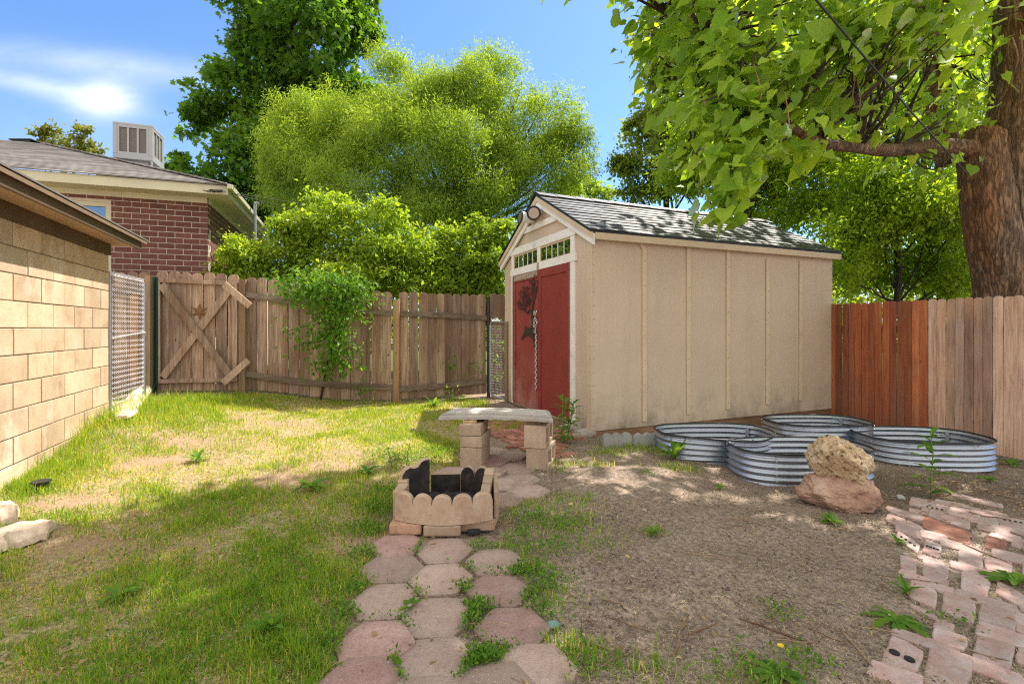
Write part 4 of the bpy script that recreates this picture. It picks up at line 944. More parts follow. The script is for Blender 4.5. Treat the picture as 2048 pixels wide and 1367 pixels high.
def build_bench():
    lb = P(920, 936); rb = P(1052, 936)
    cinder('large tan concrete block at the bottom of the left bench support', lb.x, lb.y, lb.z - .01, R(-8), .19, False)
    cinder('thin tan concrete block in the middle of the left bench support', lb.x + .002, lb.y + .004, lb.z + .182, R(-9), .098, False)
    cinder('thin tan concrete block on top of the left bench support', lb.x - .008, lb.y, lb.z + .282, R(-7), .098, False)
    cinder('hollow concrete block at the bottom of the right bench support', rb.x, rb.y, rb.z - .01, R(-15), .185, True)
    cinder('hollow concrete block on top of the right bench support', rb.x - .018, rb.y, rb.z + .177, R(-14), .195, True)
    zt = lb.z + .405
    r = thing('bench_seat', 'curved grey cast concrete bench slab with moulded edge resting on blocks', 'bench', ((lb.x + rb.x) / 2, lb.y + .2, zt - .02))
    n = 25; cx0 = (lb.x + rb.x + .19) / 2 - .075; Lh = .50
    def prof(inset, zf, zb):
        a, b = [], []
        for i in range(n):
            t = -1 + 2 * i / (n - 1); x = t * (Lh - inset); bow = .085 * (1 - t * t)
            rot = R(-7)
            for lst, yv in ((a, -.02 + inset + bow), (b, .33 - inset + bow * .8)):
                X = x * (1.0 if lst is a else .93); lst.append(Vector((cx0 + X * math.cos(rot) - yv * math.sin(rot), lb.y + X * math.sin(rot) + yv * math.cos(rot), 0)))
        return a, b
    mb = MB(); rings = []
    for inset, z in ((.02, 0), (.0, .004), (.0, .026), (.012, .044), (.035, .060), (.055, .062)):
        a, b = prof(inset, z, z); rag = lambda i: (.010 * mn.noise(Vector((i * .9, 3, 1))) if z < .01 else 0)
        rings.append([p + Vector((0, 0, zt + z + rag(i))) for i, p in enumerate(a + b[::-1])])
    mb.strip(rings, closed=True); mb.add(rings[-1], [tuple(range(len(rings[-1])))]); mb.add(rings[0], [tuple(range(len(rings[0]) - 1, -1, -1))]); mb.build('slab', M['bench'], r, True)
    mb = MB()
    a, b = prof(.02, 0, 0)
    for i in range(0, n - 1):
        for tt in (.25, .75):
            p = a[i].lerp(a[i + 1], tt) + Vector((0, 0, zt + .046)); mb.tube([p + Vector((-.010, -.006, -.004)), p + Vector((.0, .0, .006)), p + Vector((.010, .012, .008))], [.004, .008, .004], 6)
    mb.build('moulding', M['bench'], r, True, smooth=True)
    for i, (p, dx) in enumerate(((lb, .08), (rb, .07))):
        mb = MB(); z0 = lb.z + .3795 if i == 0 else rb.z + .3725
        mb.box2((p.x + dx - .06, p.y + .05, z0), (p.x + dx + .06, p.y + .17, zt - .002)); o = mb.build('wood_shim', M['post'], loc=(p.x + dx, p.y + .1, z0)); tag(o, 'small wooden shim between the bench slab and its %s support' % ('left' if i == 0 else 'right'), 'shim', 'shims under the bench')
build_bench()

def scallop_poly(n, w, h0, h1):       # scalloped top outline in (a, z)
    pts = [(0, 0), (n * w, 0)]
    for k in range(n - 1, -1, -1):
        for a in np.linspace(.12, math.pi - .12, 11): pts.append((k * w + w / 2 + w / 2 * math.cos(a), h0 + (h1 - h0) * math.sin(a)))
    return pts
def build_firepit():
    G = 'fire pit stones'
    cx0, cy0 = -.425, 3.02; zb = gz(cx0, cy0 - .1) + .005; bz = .062
    # base bricks
    B = [((777, 843), 1070, 'brown brick under the left end of the scalloped fire pit stone', 'redbrick', -2), ((846, 921), 1075, 'tan brick sticking out furthest under the middle of the fire pit front', 'edging', 0), ((922, 989), 1064, 'brown brick under the right end of the scalloped fire pit stone', 'redbrick', 5)]
    for (x0, x1), yb, lab, m, rz in B:
        a = P(x0, yb); b = P(x1, yb); w = b.x - a.x; c = (a + b) / 2
        o = poly_mesh('fire_pit_brick', [(-w / 2, 0), (w / 2, 0), (w / 2, .115), (-w / 2, .115)], 0, bz + .004 * random.random(), M[m], .010, R(rz), (c.x, c.y, zb)); tag(o, lab, 'brick', 'bricks under the fire pit')
    hidden = [(-.66, 3.14, 8, 'sandy base brick under the left side of the fire pit'), (-.66, 3.36, 4, 'sandy base brick at the left rear of the fire pit'), (-.42, 3.56, 0, 'sandy base brick under the back of the fire pit'), (-.17, 3.12, -6, 'sandy base brick showing at the right front corner of the fire pit'), (-.16, 3.36, -4, 'sandy base brick under the right side of the fire pit')]
    for x, y, rz, lab in hidden:
        o = poly_mesh('fire_pit_brick', [(-.075, -.1), (.075, -.1), (.075, .1), (-.075, .1)], 0, bz - .002, M['edging'], .008, R(rz), (x, y, zb)); tag(o, lab, 'brick', 'bricks under the fire pit')
    z1 = zb + bz + .006
    # front curved scalloped stone: five scallops on an arc
    def curved(name, lab, x0, x1, y0, sag, n, h0, h1, th, m=M['edging'], n2=120):
        r0 = MB(); base = Vector(((x0 + x1) / 2, y0, z1))
        def pos(t, o): 
            x = x0 + (x1 - x0) * t; return Vector((x + (t - .5) * -.3 * o, y0 - sag * 4 * t * (1 - t) + o, 0))
        rows = []
        for i in range(n2 + 1):
            t = i / n2; ph = (t * n) % 1.0 if t < 1 else .999; zt = h0 + (h1 - h0) * math.sqrt(max(0, 1 - (2 * ph - 1) ** 2))
            rows.append([pos(t, 0) + Vector((0, 0, z1)), pos(t, 0) + Vector((0, 0, z1 + zt - .006)), pos(t, .008) + Vector((0, 0, z1 + zt)), pos(t, th - .006) + Vector((0, 0, z1 + zt)), pos(t, th) + Vector((0, 0, z1 + zt - .006)), pos(t, th) + Vector((0, 0, z1))])
        r0.strip(rows, closed=True, tone=.5); r0.add(rows[0], [(0, 1, 2, 3, 4, 5)], .5); r0.add(rows[-1], [(5, 4, 3, 2, 1, 0)], .5)
        o = r0.build(name, m, loc=base); tag(o, lab, 'edging stone', G); return o
    curved('scalloped_edging_stone', 'curved sandy edging stone with five scallops forming the front of the fire pit', -.715, -.118, 2.995, .09, 5, .118, .172, .05)
    def upright(lab, a, b, poly, th, m=M['edging'], lean=0.0, name='edging_stone', soot=True):
        a = Vector(a); b = Vector(b); d = (b - a); L = d.length; d.normalize(); n = Vector((-d.y, d.x, 0))
        f = lambda s, z, o: a + d * s + n * (o + lean * z) + Vector((0, 0, z))
        c = (a + b) / 2
        if soot:
            r = thing(name, lab, 'edging stone', c, 0, G); mb = MB(); mb.prism(poly, f, .004, th, .5); mb.build('stone', m, r, True, bevel=.005); mb = MB(); mb.prism([(x * .985 + .004, z * .985) for x, z in poly], f, 0.0015, .0038, .5); mb.build('soot_face', M['soot'], r, True)
        else:
            mb = MB(); mb.prism(poly, f, 0, th, .5); o = mb.build(name, m, loc=c, bevel=.006); tag(o, lab, 'edging stone', G)
    # sooty uprights: left broken slab, plain brick, double scallop at the back right
    pl = Q(804, 985, 3.22); pr = Q(859, 988, 3.32); LL = (Vector((pr.x, pr.y, 0)) - Vector((pl.x, pl.y, 0))).length
    upright('tall broken slab blackened with soot at the left back of the fire pit', (pl.x, pl.y, z1 - .03), (pr.x, pr.y, z1 - .03), [(0, 0), (LL, 0), (LL, .312), (LL * .86, .314), (LL * .7, .304), (LL * .58, .272), (LL * .42, .268), (LL * .28, .276), (LL * .12, .262), (0, .232)], .055)
    pb0 = Q(861, 975, 3.50); pb1 = Q(921, 975, 3.50)
    upright('plain low soot-blackened stone between two taller ones at the fire pit back', (pb0.x, pb0.y, z1 - .02), (pb1.x + .02, pb1.y, z1 - .02), [(0, 0), (pb1.x - pb0.x + .02, 0), (pb1.x - pb0.x + .02, .150), (0, .145)], .055)
    ps0 = Q(920, 975, 3.44); ps1 = Q(977, 975, 3.40); w2 = (ps1 - ps0).length / 2
    upright('sooty stone with two scallops standing at the back right of the fire pit', (ps0.x, ps0.y, z1 - .02), (ps1.x, ps1.y, z1 - .02), scallop_poly(2, w2, .145, .220), .05)
    # side walls
    for lab, x0, x1, y0, y1, h in (('sandy stone of the right fire pit wall nearest the front', -.195, -.135, 3.02, 3.17, .165), ('sandy stone in the middle of the right fire pit wall', -.192, -.13, 3.175, 3.31, .178), ('sandy stone of the right fire pit wall at the back corner', -.19, -.125, 3.315, 3.45, .188),
                                   ('sandy stone of the left fire pit wall nearest the front', -.735, -.67, 3.03, 3.19, .162), ('lichen grey stone of the left fire pit wall behind the front stone', -.745, -.68, 3.195, 3.33, .175)):
        c = Vector(((x0 + x1) / 2, (y0 + y1) / 2, z1)); o = poly_mesh('edging_stone', [(x0 - c.x, y0 - c.y), (x1 - c.x, y0 - c.y), (x1 - c.x, y1 - c.y), (x0 - c.x, y1 - c.y)], 0, h, M['edging'], .007, 0, c); tag(o, lab, 'edging stone', G)
    rp = P(984, 1034); mb = MB(); mb.box((-.105, 3.20, z1 + .082), (.03, .36, .164), Matrix.Rotation(R(3), 3, 'Z')); o = mb.build('edging_stone', M['edging'], loc=(-.105, 3.2, z1), bevel=.008); tag(o, 'long sandy edging stone leaning along the outside right of the fire pit', 'edging stone', G)
    # ash bed and charred wood
    mb = MB(); rows = []
    for i in range(17):
        rows.append([Vector((-.66 + .46 * j / 20, 3.06 + .42 * i / 16, z1 - .012 + .03 * mn.noise(Vector((j * .5, i * .5, 0))) + .012 * mn.noise(Vector((j * 1.9, i * 1.7, 5))) + .02)) for j in range(21)])
    mb.strip(rows); o = mb.build('ash_bed', M['char'], smooth=False); tag(o, 'black ash and cinders filling the fire pit', 'ash', kind='stuff')
    for k, (x, y, l, an) in enumerate(((-.40, 3.30, .24, 8), (-.30, 3.22, .20, -14), (-.45, 3.20, .16, 35))):
        mb = MB(); d = Vector((math.cos(R(an)), math.sin(R(an)), .05)); c = Vector((x, y, z1 + .045)); mb.tube([c - d * l / 2, c - d * l / 5, c + d * l / 5, c + d * l / 2], [.012, .020, .018, .010], 7, wob=.5)
        o = mb.build('charred_stick', M['char'], loc=c); tag(o, ('longest charred stick lying level in the fire pit ash', 'charred stick lying at the right in the fire pit ash', 'short charred stick slanting at the left in the fire pit ash')[k], 'stick', 'charred sticks in the fire pit')
    c = P(948, 1068); mb = MB(); mb.box(c + Vector((0, 0, .015)), (.075, .03, .03), Matrix.Rotation(R(10), 3, 'Z')); o = mb.build('charcoal_piece', M['char'], loc=c, bevel=.006); tag(o, 'black charcoal piece lying in front of the right fire pit brick', 'charcoal')
build_firepit()

# ------------------------------------------------------------------ pavers and brick paths
def build_pavers():
    base = None
    for i, (px, py, lab) in enumerate(HEX):
        p = P(px, py); rr = .169 * random.uniform(.96, 1.02)
        poly = []
        for k in range(6):
            for dt in (-.38, -.19, -.05, .0, .05, .19, .38):
                a = math.pi / 3 * k + dt; ra = rr * (.866 / math.cos(math.pi / 6 - abs(dt))) * (.975 if dt == 0 else 1) * random.uniform(.980, 1.0); poly.append((ra * math.cos(a), ra * math.sin(a)))
        mb = MB(); mb.prism(poly, lambda a, b, h: Vector((a, b, h)), -.05, .011)
        o = mb.build('hexagonal_paver', M['paver_red'] if 'red' in lab.split(' ')[0] + lab.split(' ')[1] or 'dark' in lab else M['paver'], bevel=.006)
        o.location = (p.x, p.y, p.z + random.uniform(-.004, .002)); o.rotation_euler = (R(random.uniform(-1.6, 1.6)), R(random.uniform(-1.6, 1.6)), R(4 + random.uniform(-5, 5)))
        tag(o, lab, 'paver', 'hexagonal pavers of the path')
M['paver_red'] = stone_mat('red_concrete_paver', [(.3, (.33, .19, .165)), (.55, (.40, .25, .22)), (.8, (.46, .315, .275))], 5, bump=1.0, dist=.010, speck=(.55, .48, .44), fine=120, obj_var=.2)
def grime(m, r0, r1, col, k):
    nt = m.node_tree; q = NT(nt); b = nt.nodes['Principled BSDF']; c = b.inputs['Base Color'].links[0].from_socket
    t = q.n('ShaderNodeTexCoord'); mp_ = q.n('ShaderNodeMapping'); mp_.inputs['Scale'].default_value = (1, 1, 0); q.l(t.outputs['Object'], mp_.inputs[0]); ln = q.n('ShaderNodeVectorMath', operation='LENGTH'); q.l(mp_.outputs[0], ln.inputs[0])
    n = q.noise(q.coord(), 16, 6, .7); f = q.ramp(q.math('ADD', ln.outputs['Value'], q.math('MULTIPLY', q.math('SUBTRACT', n, .5), .16)), BW(r0, r1))
    q.l(q.mix(q.math('MULTIPLY', f, k), c, col), b.inputs['Base Color'])
    weather(m, [(13, .56, .70, (.20, .135, .11), .55, (1, 1, 1))])
grime(M['paver'], .10, .19, (.24, .18, .14), .75); grime(M['paver_red'], .10, .19, (.24, .18, .14), .75)
weather(M['oldbrick'], [(14, .54, .70, (.24, .175, .14), .7, (1, 1, 1)), (6, .55, .7, (.42, .40, .39), .5, (1, 1, 1))])
weather(M['edging'], [(10, .56, .72, (.20, .13, .09), .55, (1, 1, 1))]); weather(M['cinder'], [(6, .56, .74, (.24, .17, .12), .5, (1, 1, 1))])
build_pavers()

def build_bricks():
    z = 3.358; ox, oy = 1640, 960
    order = sorted(BR, key=lambda b: -b[1]); rows = {}
    for b in order: rows.setdefault(int((1440 - b[1]) / 130), []).append(b)
    ordn = ['leftmost', 'second from the left', 'third from the left', 'fourth from the left', 'fifth from the left', 'sixth from the left', 'seventh from the left', 'eighth from the left', 'ninth from the left', 'tenth from the left']
    rown = ['lowest', 'second lowest', 'third lowest', 'fourth lowest', 'fifth lowest', 'middle', 'fifth highest', 'fourth highest', 'third highest', 'second highest', 'highest', 'topmost']
    kinds = {'L': 'long pinkish brick', 'S': 'squarish pale brick', 'H': 'squarish holed brick', 'R': 'wide reddish brick'}
    for ri in sorted(rows):
        for bi, (cx, cy, hx, hy, wx, wy, k) in enumerate(sorted(rows[ri])):
            C0 = P(ox + cx / z, oy + cy / z)
            pts = []
            for sx, sy in ((-1, 1), (1, 1), (1, -1), (-1, -1)):
                e1, e2 = 1.08, 1.20; q = P(ox + (cx + sx * hx * e1 + sy * wx * e2) / z, oy + (cy + sx * hy * e1 + sy * wy * e2) / z); pts.append(Vector((q.x - C0.x, q.y - C0.y)))
            ring = []
            for i in range(4):
                a, b = pts[i], pts[(i + 1) % 4]; nn = max(2, int((b - a).length / .05))
                for j in range(nn):
                    t = j / nn; p = a.lerp(b, t)
                    if j == 0: p *= random.uniform(.90, .97)
                    ring.append((p.x + random.uniform(-.004, .004), p.y + random.uniform(-.004, .004)))
            mb = MB(); mb.prism(ring, lambda a, b, h: Vector((a, b, h)), -.045, random.uniform(.002, .009))
            o = mb.build('path_brick', M['herring'] if k == 'R' else M['oldbrick'], bevel=.007); o.location = C0
            o.rotation_euler = (R(random.uniform(-.9, .9)), R(random.uniform(-.9, .9)), 0)
            tag(o, '%s, %s of the %s row, right-hand path' % (kinds[k], ordn[bi], rown[min(ri, 11)]), 'brick', 'bricks of the right-hand path')
            if k == 'H':
                big_ = cy == 1190
                for s in ((-.45, .45) if big_ else (-.6, -.2, .2, .6)):
                    hm = MB(); a = (pts[0] + pts[1]) / 2; b_ = (pts[1] + pts[2]) / 2; c = (pts[1] + pts[2]) / 2 * s
                    hm.prism([(c.x + (.017 if big_ else .006) * math.cos(t), c.y + (.020 if big_ else .008) * math.sin(t)) for t in np.linspace(0, 2 * math.pi, 13)[:-1]], lambda x, y, h: Vector((x, y, h)), .006, .0115); hm.build('hole', M['char'], o)  # solid dark discs on the brick paint the shade of its core holes
build_bricks()

def build_herringbone():
    c = P(1000, 868); ang = R(28); bl, bw = .20, .10; cs, sn = math.cos(ang), math.sin(ang); k = 0
    base = None
    for i in range(-22, 23):
        for j in range(-22, 23):
            for hor in (1,):
                u_ = .1; cc = (i - j) % 4
                if cc == 0: cx_, cy_, rz = (i + 1) * u_, (j + .5) * u_, 0
                elif cc == 3: cx_, cy_, rz = (i + .5) * u_, (j + 1) * u_, 90
                else: continue
                wx, wy = c.x + cx_ * cs - cy_ * sn, c.y + cx_ * sn + cy_ * cs
                if wy < 4.66 or wy > 6.6: continue
                f = (wy - 5.5) / .92; edge = .9 - .392 * f - .06
                if wx > edge or wx < edge - 1.02 + .0 * wy or wx < -.52: continue
                if wy < 5.35 and wx > .55: continue
                if random.random() < .04: continue
                w = .5 * bl - .006; h = .5 * bw - .006
                mb = MB(); mb.prism([(-w, -h), (w, -h), (w, h), (-w, h)], lambda a, b, z: Vector((a, b, z)), -.04, .008)
                o = mb.build('path_brick', M['herring'], bevel=.005); g = gz(wx, wy)
                o.location = (wx, wy, g + random.uniform(-.004, .004)); o.rotation_euler = (R(random.uniform(-2, 2)), R(random.uniform(-2, 2)), ang + R(rz + random.uniform(-3, 3)))
                tag(o, 'small red brick of the herringbone path between the bench and the shed doors', 'brick', 'herringbone path bricks'); k += 1
build_herringbone()

# ------------------------------------------------------------------ raised beds
def bed(label, cx, cy, Lx, Wy, rz, h, ncor=5, dent=None):
    zb = gz(cx, cy - Wy * .4) - .015; r = thing('raised_bed', label, 'raised garden bed', (cx, cy, zb), rz, 'corrugated raised beds beside the shed')
    n = 96; rad = min(Wy * .5 * .98, Lx * .5)
    def outline(off, sag=0.0):
        out = []
        for i in range(n):
            t = 2 * math.pi * i / n; ex = 2.0 / 2.9
            c, s = math.cos(t), math.sin(t)
            out.append(((Lx / 2 + off) * math.copysign(abs(c) ** ex, c), (Wy / 2 + off) * math.copysign(abs(s) ** ex, s)))
        return out
    rows = []; ns = ncor * 8
    for k in range(ns + 1):
        z = h * k / ns; o = .0095 * math.cos(2 * math.pi * ncor * k / ns)
        def dz(i): return -(dent[2] * math.exp(-(((i - dent[0] + n / 2) % n - n / 2) / dent[1]) ** 2)) * (k / ns) if dent else 0
        rows.append([Vector((x, y, z + dz(i))) for i, (x, y) in enumerate(outline(o))])
    m = MB(); m.strip(rows, closed=True); sh = m.build('side_panel', M['galv'], r, smooth=True)
    so = sh.modifiers.new('thick', 'SOLIDIFY'); so.thickness = .002
    m = MB(); m.tube([p + Vector((0, 0, .003)) for p in rows[-1]] + [rows[-1][0] + Vector((0, 0, .003))], .0085, 6, cap=False); m.build('rubber_rim', M['dark_rubber'], r, smooth=True)
    ol = outline(.0)
    for i in (10, 38, 58, 86):     # panel joints with bolts
        x, y = ol[i]; nx, ny = x / (Lx / 2) ** 2, y / (Wy / 2) ** 2; l = math.hypot(nx, ny); nx /= l; ny /= l
        m = MB(); m.bar((x - nx * .022, y - ny * .022, .02), (x - nx * .022, y - ny * .022, h - .02), .035, .006, (nx, ny, 0)); m.build('bracket', M['galv'], r)
    bo = MB()
    for i in range(4, n, 12):
        x, y = outline(.012)[i]; x2, y2 = outline(.02)[i]
        bo.tube([(x, y, h * .9), (x2, y2, h * .9)], .007, 8)
        if i in (16, 40, 64, 88):
            for q in range(1, ncor): bo.tube([(x, y, h * q / ncor - h * .1 / ncor), (x2, y2, h * q / ncor - h * .1 / ncor)], .005, 6)
    bo.build('bolt', M['chrome'], r)
    m = MB(); ring = outline(-.018); zs = h * .30
    rr = [[Vector((x * f, y * f, zs + .035 * mn.noise(Vector((x * f * 4 + cx, y * f * 4 + cy, 0))))) for x, y in ring] for f in (1, .85, .7, .5, .3, .12)]
    m.strip(rr, closed=True); m.add(rr[-1], [tuple(range(n))]); m.build('soil_fill', M['bedsoil'], r, smooth=True)
    return r
M['bedsoil'] = stone_mat('bed_soil', [(.3, (.035, .026, .020)), (.7, (.115, .085, .06))], 18, bump=1, fine=70)
bed('galvanised oval raised bed with a bent front rim nearest the shed door', 2.07, 5.06, 1.15, .66, R(3), .275, 5, (78, 9, .05))
bed('galvanised oval raised bed behind the two rocks', 2.62, 4.50, 1.20, .66, R(2), .285)
bed('galvanised oval raised bed at the back against the shed corner', 3.55, 5.74, 1.12, .70, R(2), .27)
bed('galvanised oval raised bed at the right beside the faded fence', 4.28, 5.16, 1.18, .80, R(-3), .275)

# ------------------------------------------------------------------ rocks and small stones
def rock(name, label, c, dims, m, seed, amp, freq, holes=False, sub=5, rz=0, planes=5, cat='rock', group=None):
    bm = bmesh.new(); bmesh.ops.create_icosphere(bm, subdivisions=sub, radius=1.0)
    rs = random.Random(seed); pl = [(Vector((rs.gauss(0, 1), rs.gauss(0, 1), rs.gauss(0, .7))).normalized(), rs.uniform(.62, .86)) for _ in range(planes)]
    for v in bm.verts:
        p = v.co.copy()
        for nn, d in pl:
            t = p.dot(nn)
            if t > d: p -= nn * (t - d) * .85
        q = p.normalized(); s = Vector((seed * 3.1, 0, 0))
        k = 1 + amp * mn.noise(q * freq + s) + amp * .5 * mn.noise(q * freq * 2.7 + s) + amp * .22 * mn.noise(q * freq * 7 + s)
        if holes:
            d1 = mn.voronoi(p * 4.2 + s)[0]; k -= .24 * max(0, 1 - d1[0] * 2.9) ** .8; d2 = mn.voronoi(p * 9.5 + s)[0]; k -= .10 * max(0, 1 - d2[0] * 2.7) ** .8
        v.co = Vector((p.x * k * dims[0] / 2, p.y * k * dims[1] / 2, p.z * k * dims[2] / 2))
    me = bpy.data.meshes.new(name); bm.to_mesh(me); bm.free(); me.polygons.foreach_set('use_smooth', [True] * len(me.polygons)); add_tone(me, [.5] * len(me.vertices))
    o = mesh_obj(name, me, m); o.location = c; o.rotation_euler = (0, 0, rz); return tag(o, label, cat, group)
rb = P(1688, 1022); 
rock('rock', 'large reddish sandstone rock lying on the dirt under a porous rock', (rb.x + .075, rb.y + .17, rb.z + .085), (.58, .42, .32), M['rock_red'], 3, .16, 1.5, False, 6, R(-12), 10)
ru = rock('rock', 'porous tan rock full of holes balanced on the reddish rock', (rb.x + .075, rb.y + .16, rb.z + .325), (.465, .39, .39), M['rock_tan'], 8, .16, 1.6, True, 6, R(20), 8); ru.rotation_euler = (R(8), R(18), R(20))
pb = P(1107, 1252); rock('pebble', 'flat blue-green stone on the dirt right of the hexagonal path', (pb.x, pb.y, pb.z + .008), (.058, .048, .028), M['pebble'], 5, .05, 1.2, False, 3, 0, 2, 'stone')
for px, py, s, lab in ((1147, 862, .26, 'rough pale concrete lump at the shed front corner'), (1170, 872, .20, 'smaller pale concrete lump under the shed corner')):
    p = P(px, py); rock('concrete_chunk', lab, (p.x, p.y + .04, p.z + .02), (s * 1.5, s, s * .6), M['concrete'], int(px), .16, 1.6, False, 4, R(30), 4, 'concrete', 'concrete lumps at the shed corner')
p = P(1800, 998); rock('stone', 'small grey stone at the tip of the right-hand path', (p.x, p.y, p.z + .012), (.07, .06, .05), M['edging_grey'], 12, .1, 1.3, False, 3, 0, 3, 'stone')

def build_base_edging():
    for k, (x0, x1, lab) in enumerate(((1208, 1270, 'grey scalloped edging stone at the foot of the shed side, nearer the door'), (1272, 1330, 'grey scalloped edging stone at the foot of the shed side, nearer the raised beds'))):
        a = P(x0, 893); b = P(x1, 893); a.y += .02; d = Vector((b.x - a.x, b.y - a.y, 0)); L = d.length; d.normalize(); d = (dL * .6 + d * .4).normalized(); n = Vector((-d.y, d.x, 0)); z0 = a.z - .03
        mb = MB(); mb.prism([(s, z) for s, z in scallop_poly(3, L / 3, .10, .155)], lambda s, z, o: a + d * s + n * o + Vector((0, 0, z - .03)), 0, .05, .5); o = mb.build('scalloped_edging_stone', M['edging_grey'], loc=(a + b) / 2, bevel=.006); tag(o, lab, 'edging stone', 'grey edging stones at the shed foot')
build_base_edging()

def build_driftwood():
    def board(lab, a, b, w, t, name='weathered_board', lift=.03):
        a = Vector(a); b = Vector(b); mb = MB(); n = 12
        d = (b - a).normalized(); s = Vector((d.y, -d.x, 0)).normalized(); rows = []
        for i in range(n + 1):
            p = a.lerp(b, i / n); e_ = min(1, .12 + 3.2 * (1 - i / n)) if name == 'split_log' else (.5 if i in (0, n) else 1); ww = w * e_ * (1 + .35 * mn.noise(Vector((i * .6, a.x, 0)))); sh = s * .02 * mn.noise(Vector((i * .5, 3, a.y)))
            prof = [(-.5, -.2), (-.5, .5), (-.2, .9), (.1, .75), (.4, 1.0), (.5, .4), (.5, -.2)]
            rows.append([p + sh + s * (ww * u) + Vector((0, 0, t * min(1, e_ + .25) * (v * (1 - 1.1 * abs(u) ** 2) + .35 * mn.noise(Vector((i * .7, u * 5, a.x)))))) for u, v in prof])
        mb.strip(rows, closed=True, tone=.8); mb.add(rows[0], [tuple(range(7))], .8); mb.add(rows[-1], [tuple(range(6, -1, -1))], .8)
        o = mb.build(name, M['driftwood'], loc=(a + b) / 2); tag(o, lab, 'wood'); return o
    a = P(243, 846); b = P(290, 792); board('bleached weathered plank lying in the tall grass by the chain link panel', a + Vector((0, 0, .05)), b + Vector((0, 0, .12)), .20, .05)
    a = P(-60, 1105); b = P(112, 1052); board('bleached split log lying on the grass at the left edge', a, b, .24, .085, 'split_log')
    a = P(-70, 1065); b = P(32, 1036); board('second bleached log behind the split log at the left edge', a + Vector((0, .05, 0)), b + Vector((0, .02, .02)), .20, .12, 'split_log')
    p = P(82, 977); mb = MB(); mb.tube([p, p + Vector((0, 0, .05))], .045, 14); mb.tube([p + Vector((0, 0, .05)), p + Vector((0, 0, .058))], .06, 14); o = mb.build('garden_light', M['dark_rubber'], loc=p); tag(o, 'small dark disc shaped garden light by the block garage', 'garden light')
build_driftwood()

# ------------------------------------------------------------------ trees
def blob_leaves(lobes, n, clump_r, per, inner=.35, squash=.8, sub=1.0, far=(.62, .98), rq=(.24, .46)):
    """leaf positions gathered in small clumps over ellipsoid lobes; returns positions and outward directions"""
    big = lobes; lobes = []
    for c, rad in big:
        c = np.array(c); rad = np.array(rad); mrad = rad.mean()
        k = int(np.clip(mrad * 9 / max(sub, .05) ** .5, 5, 16)) if sub else 0
        lobes.append((tuple(c), tuple(rad * .70)))
        for _ in range(k):
            d = rdir(1)[0]; q = rng.uniform(*rq); lobes.append((tuple(c + d * rad * rng.uniform(*far)), tuple(rad * q * np.array([1, 1, .85]))))
    pos, out = [], []
    vol = np.array([l[1][0] * l[1][1] * l[1][2] for l in lobes]) ** .72; vol /= vol.sum()
    nc = max(1, n // per); pick = rng.choice(len(lobes), nc, p=vol)
    for li in range(len(lobes)):
        k = int((pick == li).sum())
        if not k: continue
        c, rad = np.array(lobes[li][0]), np.array(lobes[li][1])
        d = rdir(k); rr = 1 - (1 - inner) * rng.random(k) ** 1.6
        cc = c + d * rad * rr[:, None] * rng.uniform(.88, 1.08, (k, 1))
        cr = min(clump_r, .75 * float(rad.mean()) + .04) * rng.uniform(.6, 1.3, k)
        g = rng.normal(size=(k, per, 3)) * .5; g[:, :, 2] *= squash
        pp = cc[:, None, :] + g * cr[:, None, None]
        pos.append(pp.reshape(-1, 3)); out.append(np.repeat(d, per, 0))
    return np.concatenate(pos), np.concatenate(out)
def tones_for(pos, scale=1.2, spread=.25, base=.5, seed=0.0):
    a = .5 + .5 * np.sin(pos[:, 0] * scale + seed) * np.sin(pos[:, 1] * scale * 1.1 + 1 + seed) * np.sin(pos[:, 2] * scale * .9 + 2)
    return np.clip(base + (a - .5) * .5 + rng.normal(size=len(pos)) * spread * .6, 0, 1)
def crown(root, m, lobes, n, size, tmpl, clump_r, per=40, inner=.35, droop=.3, tone_base=.5, name='foliage', up=.6, tip_out=.6):
    pos, out = blob_leaves(lobes, n, clump_r, per, inner)
    N = len(pos); tip = out * tip_out + rdir(N) * .9 + np.array([0, 0, -droop]); nrm = rdir(N) * .6 + np.array([0, 0, up + .15]) + out * .45
    return leaves(name, m, root, pos, tip, nrm, size * rng.uniform(.7, 1.25, N), tmpl, tones_for(pos, base=tone_base), root.location)
def limb_path(a, b, bend=.15, n=7, seed=0):
    a = Vector(a); b = Vector(b); L = (b - a).length; out = []
    for i in range(n):
        t = i / (n - 1); p = a.lerp(b, t); w = math.sin(math.pi * t) * bend * L
        out.append(p + Vector((mn.noise(Vector((t * 2.5, seed, 0))), mn.noise(Vector((t * 2.5, seed, 7))), .5 * mn.noise(Vector((t * 2, seed, 3))))) * w)
    return out
def taper(r0, r1, n): return [r0 + (r1 - r0) * i / (n - 1) for i in range(n)]

